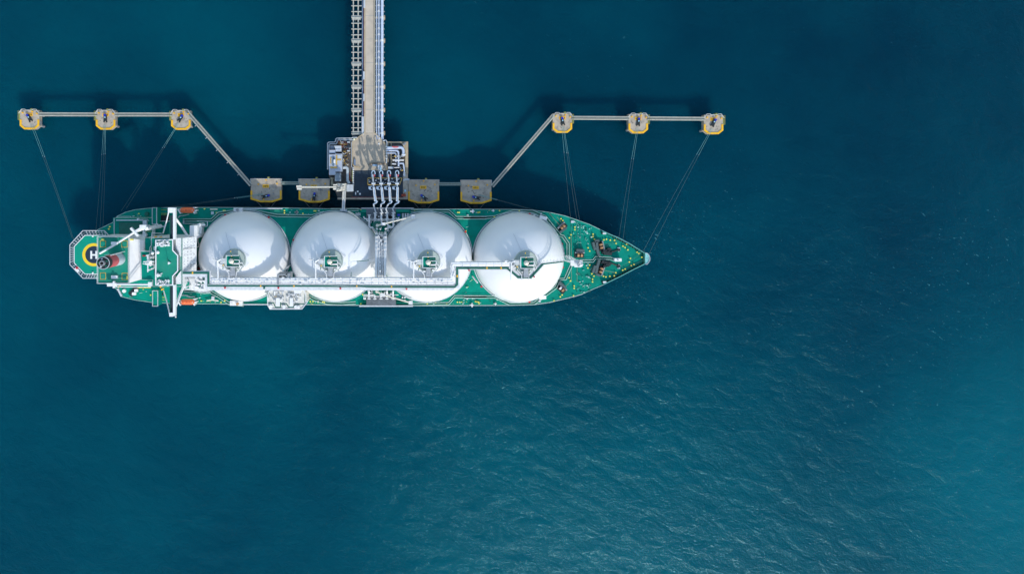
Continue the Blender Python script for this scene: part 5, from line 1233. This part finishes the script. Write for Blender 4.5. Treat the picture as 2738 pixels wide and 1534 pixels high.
# marine loading arms
ARMB = mat('arm_paint', (.30, .41, .54), .35, .12, 1.5)
def loading_arm(k, dx, lean, label):
    Z = ZJ; x = 180+dx
    c = W3('K', x, 640, Z); t = thing('marine_loader', label, 'loading arm', c, 'marine loading arms')
    ar = W3('K', x, 640, 24)
    q = lambda xx, y, z: W3('K', xx+dx, y, z)
    MB().tube([W3('K', x-8, 640, Z), W3('K', x-8-(k-1)*0, 640, Z+3), q(172, 690, 22)], .42, 12).build('riser', ARMB, t)
    MB().tube([q(150, 640, 22.5), q(150, 565, 24), q(165, 542, 24.4), q(190, 542, 24.4), q(205, 565, 24.2), q(205, 600, 23.5)], .26, 10).build('swivel_bend', ARMB, t)
    MB().rect('K', 138+dx, 600, 166+dx, 650, 20.5, 22.6).build('drive_box', ARMB, t)
    MB().rect('K', 184+dx, 606, 206+dx, 640, 21, 22.4).build('red_valve', FRED, t)
    MB().tube([q(165, 600, 24), q(172, 700, 24.6), q(178, 760, 25), q(182, 815, 25.4)], .34, 10).build('inboard_arm', LGREY, t)
    e = 200+lean
    MB().tube([q(186, 815, 25.6), q(186+lean*.4, 930, 25.2), q(e+6, 1060, 24.6)], .47, 10).build('main_tube', ARMB, t)
    MB().tube([q(172, 820, 26), q(e-12, 1055, 25)], .14, 6).tube([q(200, 820, 26), q(e+22, 1055, 25)], .14, 6).each('guide_rod', WHITE2, t)
    MB().tube([q(e+6, 1045, 24.6), q(e+32, 1055, 24), q(e+20, 1078, 24), q(e-18, 1095, 23.6), q(e-30, 1105, 23.4)], .36, 10).build('apex_joint', ARMB, t)
    h = 205+dx*.96; hh = q(0, 0, 0)
    fx = [225, 330, 415, 528][k]
    MB().tube([q(e-28, 1100, 23.4), W3('K', fx-28, 1180, 22.2), W3('K', fx-4, 1245, 21.3)], .36, 10).build('outboard_arm', LGREY, t)
    MB().tube([W3('K', fx-42, 1246, 21), W3('K', fx+18, 1250, 21)], .26, 8).tube([W3('K', fx-16, 1240, 21.2), W3('K', fx-18, 1275, 20.8)], .36, 10).build('coupler', WHITE2, t)
    cw = MB(); b = q(125, 830, 24)
    cw.box(b[0]-.8, b[1]-.6, b[0]+.3, b[1]+.5, 23.4, 24.6).tube([q(95, 815, 24), q(170, 800, 24.6)], .22, 8); cw.tube([q(110, 850, 24), q(165, 858, 24)], .24, 8)
    cw.each('counterweight', ARMB, t)
    c1 = q(178, 755, 25.3); MB().tube([(c1[0]-.9, c1[1], 25), (c1[0]+.9, c1[1], 25)], .6, 14).build('sheave', LGREY, t)
for k, (dx, ln, lb) in enumerate(((0, 8, 'leftmost of the four pale loading arms reaching over to the ship'), (130, 4, 'second loading arm from the left, right below the narrow steel tower'), (262, -6, 'third loading arm from the left at the ship manifold'), (398, -24, 'rightmost of the four pale loading arms, nearest the pipe deck'))):
    loading_arm(k, dx, ln, lb)

# gangway tower
def gangway():
    Z = ZJ; c = W3('C', 380, 775, Z)
    t = thing('gangway_tower', 'cream gangway tower with long counterweight boom and a bridge down to the ship', 'gangway', c)
    a = W2('C', 292, 728, 22); b = W2('C', 400, 822, 22)
    lg = MB()
    for x in (a[0], b[0]):
        for y in (a[1], b[1]): lg.tube([(x, y, Z), (x, y, 22)], .25, 6)
    lg.each('tower_leg', CREAM, t)
    br = MB()
    for k in range(5):
        z0 = Z+k*2.4
        br.tube([(a[0], a[1], z0), (b[0], a[1], z0+2.4)], .12, 5).tube([(a[0], b[1], z0), (b[0], b[1], z0+2.4)], .12, 5).tube([(a[0], a[1], z0), (a[0], b[1], z0+2.4)], .12, 5).tube([(b[0], a[1], z0), (b[0], b[1], z0+2.4)], .12, 5)
    br.build('tower_brace', CREAM, t)
    MB().box(a[0], b[1], b[0], a[1], 21.6, 21.9).build('tower_deck', CREAM, t)
    g = MB()
    for k in range(22): x, y = random.uniform(a[0], b[0]-.6), random.uniform(b[1], a[1]-.6); g.box(x, y, x+random.uniform(.4, 1.2), y+random.uniform(.3, .9), 21.9, 21.9+random.uniform(.3, 1.6))
    g.build('hoist_gear', mat('hoist', (.62, .60, .52), .5, .3, 2, stain=(.5, .3, .08), stain_amt=.6, stain_scale=.9), t)
    g = MB().cyl(*W2('C', 322, 748, 23), 21.9, 23.2, .55, 12).cyl(*W2('C', 378, 742, 23), 21.9, 23, .4, 12); g.each('hoist_drum', GREY, t)
    MB().tube(L3('N', [(1400, 345, 22.5), (1800, 344, 22.5), (2230, 342, 22.5)]), .36, 6).build('counter_boom', CREAM, t)
    MB().rect('N', 1310, 308, 1425, 345, 21.5, 23.4).rect('N', 1322, 362, 1428, 408, 21.5, 23.4).rect('N', 1312, 345.5, 1380, 361.5, 21.8, 23).each('counterweight', CREAM, t)
    MB().rect('C', 245, 735, 291, 752, 21, 22.8).rect('C', 245, 782, 291, 806, 21, 22.8).each('boom_hinge', CREAM, t)
    MB().rect('C', 418, 738, 500, 828, Z, 16).build('winch_house', WHITE2, t)
    MB().rect('C', 418, 738, 500, 828, 16, 16.15).build('house_roof', LGREY, t)
    p = L3('C', [(388, 825, 21.5), (384, 900, 20.8), (376, 1065, 19)])
    for dx, nm in ((-.6, 0), (.6, 0)):
        MB().tube([(x+dx, y, z+1.0) for x, y, z in p], .13, 6).tube([(x+dx, y, z) for x, y, z in p], .16, 6).each('bridge_rail', WHITE2, t)
    m = MB()
    for (x0, y0, z0), (x1, y1, z1) in zip(p[:-1], p[1:]):
        vs = [(x0-.65, y0, z0), (x0+.65, y0, z0), (x1+.65, y1, z1), (x1-.65, y1, z1)]; m.add(vs+[(a_, b_, c_-.15) for a_, b_, c_ in vs], [[0, 3, 2, 1], [4, 5, 6, 7], [0, 1, 5, 4], [1, 2, 6, 5], [2, 3, 7, 6], [3, 0, 4, 7]])
    m.build('bridge_deck', LGREY, t)
    fr = MB()
    for k in range(7):
        f = k/6*.42; x = p[0][0]+(p[2][0]-p[0][0])*f; y = p[0][1]+(p[2][1]-p[0][1])*f; z = 21.5-2.5*f; fr.tube([(x-.9, y, z), (x-.9, y, z+1.3), (x+.9, y, z+1.3), (x+.9, y, z)], .1, 4)
    fr.build('portal_frame', CREAM, t)
    c2 = W2('C', 376, 1068, 18.6); MB().box(c2[0]-1.7, c2[1]-.5, c2[0]+1.7, c2[1]+.6, ZD+.3, 18.6).build('landing_foot', LGREY, t)
gangway()

# ================================================================ mooring ropes
def rope(points, label, group, r=.047, thick=True):
    """from hook on the dolphin (first point) to the winch on deck; first stretch is the heavy tail"""
    P = [Vector(W3(*p)) for p in points]; a, b = P[0], P[1]; L = (b-a).length; N = 14; line = []
    for i in range(N+1):
        t = i/N; p = a.lerp(b, t); p.z -= 4*L*.012*t*(1-t); line.append(p)
    cut = max(1, round(N*min(.25, 17/L)))
    t = thing('mooring_rope', label, 'rope', tuple(a), group)
    MB().tube(line[:cut+1], r*1.55, 6).build('rope_tail', ROPE, t)
    MB().ball(line[cut], r*3.0, 8).build('shackle', LGREY, t)
    MB().tube(line[cut:]+P[2:], r, 6).build('mooring_line', ROPEG, t)
gr = 'mooring ropes from the dolphins to the ship'
ropes = [
 ([('L', 440, 530, 9), ('P', 193, 637, 19)], 'left rope of the pair from the far left dolphin to the stern'),
 ([('L', 490, 540, 9), ('P', 197, 640, 19)], 'right rope of the pair from the far left dolphin to the stern'),
 ([('L', 2120, 560, 9), ('P', 256.5, 613, 18.5)], 'leftmost of the three ropes from the second dolphin on the stern side'),
 ([('L', 2145, 560, 9), ('P', 267, 611, 18.5)], 'middle of the three ropes from the second dolphin on the stern side'),
 ([('L', 2165, 560, 9), ('P', 275, 608, 18.5)], 'rightmost of the three ropes from the second dolphin on the stern side'),
 ([('M', 238, 305, 9), ('P', 324, 564, 17.5)], 'left rope of the pair from the dolphin at the stern-side walkway bend'),
 ([('M', 250, 310, 9), ('P', 337, 558, 17.5)], 'right rope of the pair from the dolphin at the stern-side walkway bend'),
 ([('N', 540, 500, 9), ('P', 430, 556, 17.5)], 'upper of two long slanting ropes from the stern-side breasting dolphin'),
 ([('N', 545, 515, 9), ('P', 455, 556, 17.5)], 'lower of two long slanting ropes from the stern-side breasting dolphin'),
 ([('O', 1900, 520, 9), ('P', 1452, 567, 17.5)], 'upper of two slanting ropes from the bow-side breasting dolphin'),
 ([('O', 1905, 535, 9), ('P', 1440, 565, 17.5)], 'lower of two slanting ropes from the bow-side breasting dolphin'),
 ([('Q', 308, 290, 9), ('G', 338, 172, 17.8), ('G', 350, 300, 17.6), ('G', 350, 690, 17.6)], 'left rope of three from the dolphin at the bow-side walkway bend'),
 ([('Q', 325, 290, 9), ('G', 425, 200, 17.8), ('G', 443, 665, 18)], 'middle rope of three from the dolphin at the bow-side walkway bend'),
 ([('Q', 335, 290, 9), ('G', 467, 215, 17.8), ('G', 486, 665, 18)], 'right rope of three from the dolphin at the bow-side walkway bend'),
 ([('Q', 1305, 305, 9), ('G', 1003, 440, 18.5), ('G', 960, 500, 17.8), ('G', 775, 540, 18)], 'left rope of the pair from the middle bow-side dolphin'),
 ([('Q', 1320, 305, 9), ('G', 1060, 470, 18.5), ('G', 965, 520, 17.8), ('G', 780, 570, 18)], 'right rope of the pair from the middle bow-side dolphin'),
 ([('Q', 2290, 320, 9), ('G', 1345, 612, 19), ('G', 1255, 700, 17.8), ('G', 1000, 860, 17.8)], 'left rope of the pair from the far right dolphin to the bow'),
 ([('Q', 2305, 320, 9), ('G', 1420, 662, 19), ('G', 1340, 750, 18.6), ('G', 1060, 880, 17.8)], 'right rope of the pair from the far right dolphin to the bow')]
for pts, lb in ropes: rope(pts, lb, gr)
dr = MB()
for pts in ([(40, 100, 17.8), (215, 300, 18)], [(150, 150, 17.8), (245, 275, 18)], [(345, 400, 17.8), (350, 1030, 17.8), (270, 1110, 18)], [(765, 880, 18), (962, 925, 17.8)], [(430, 780, 17.3), (428, 1050, 17.3)]):
    dr.tube(L3('G', pts), .07, 5)
dr.build('deck_rope', mat('rope_tan', (.32, .28, .16), .8, .2, 2), ship)

S.render.engine = 'CYCLES'
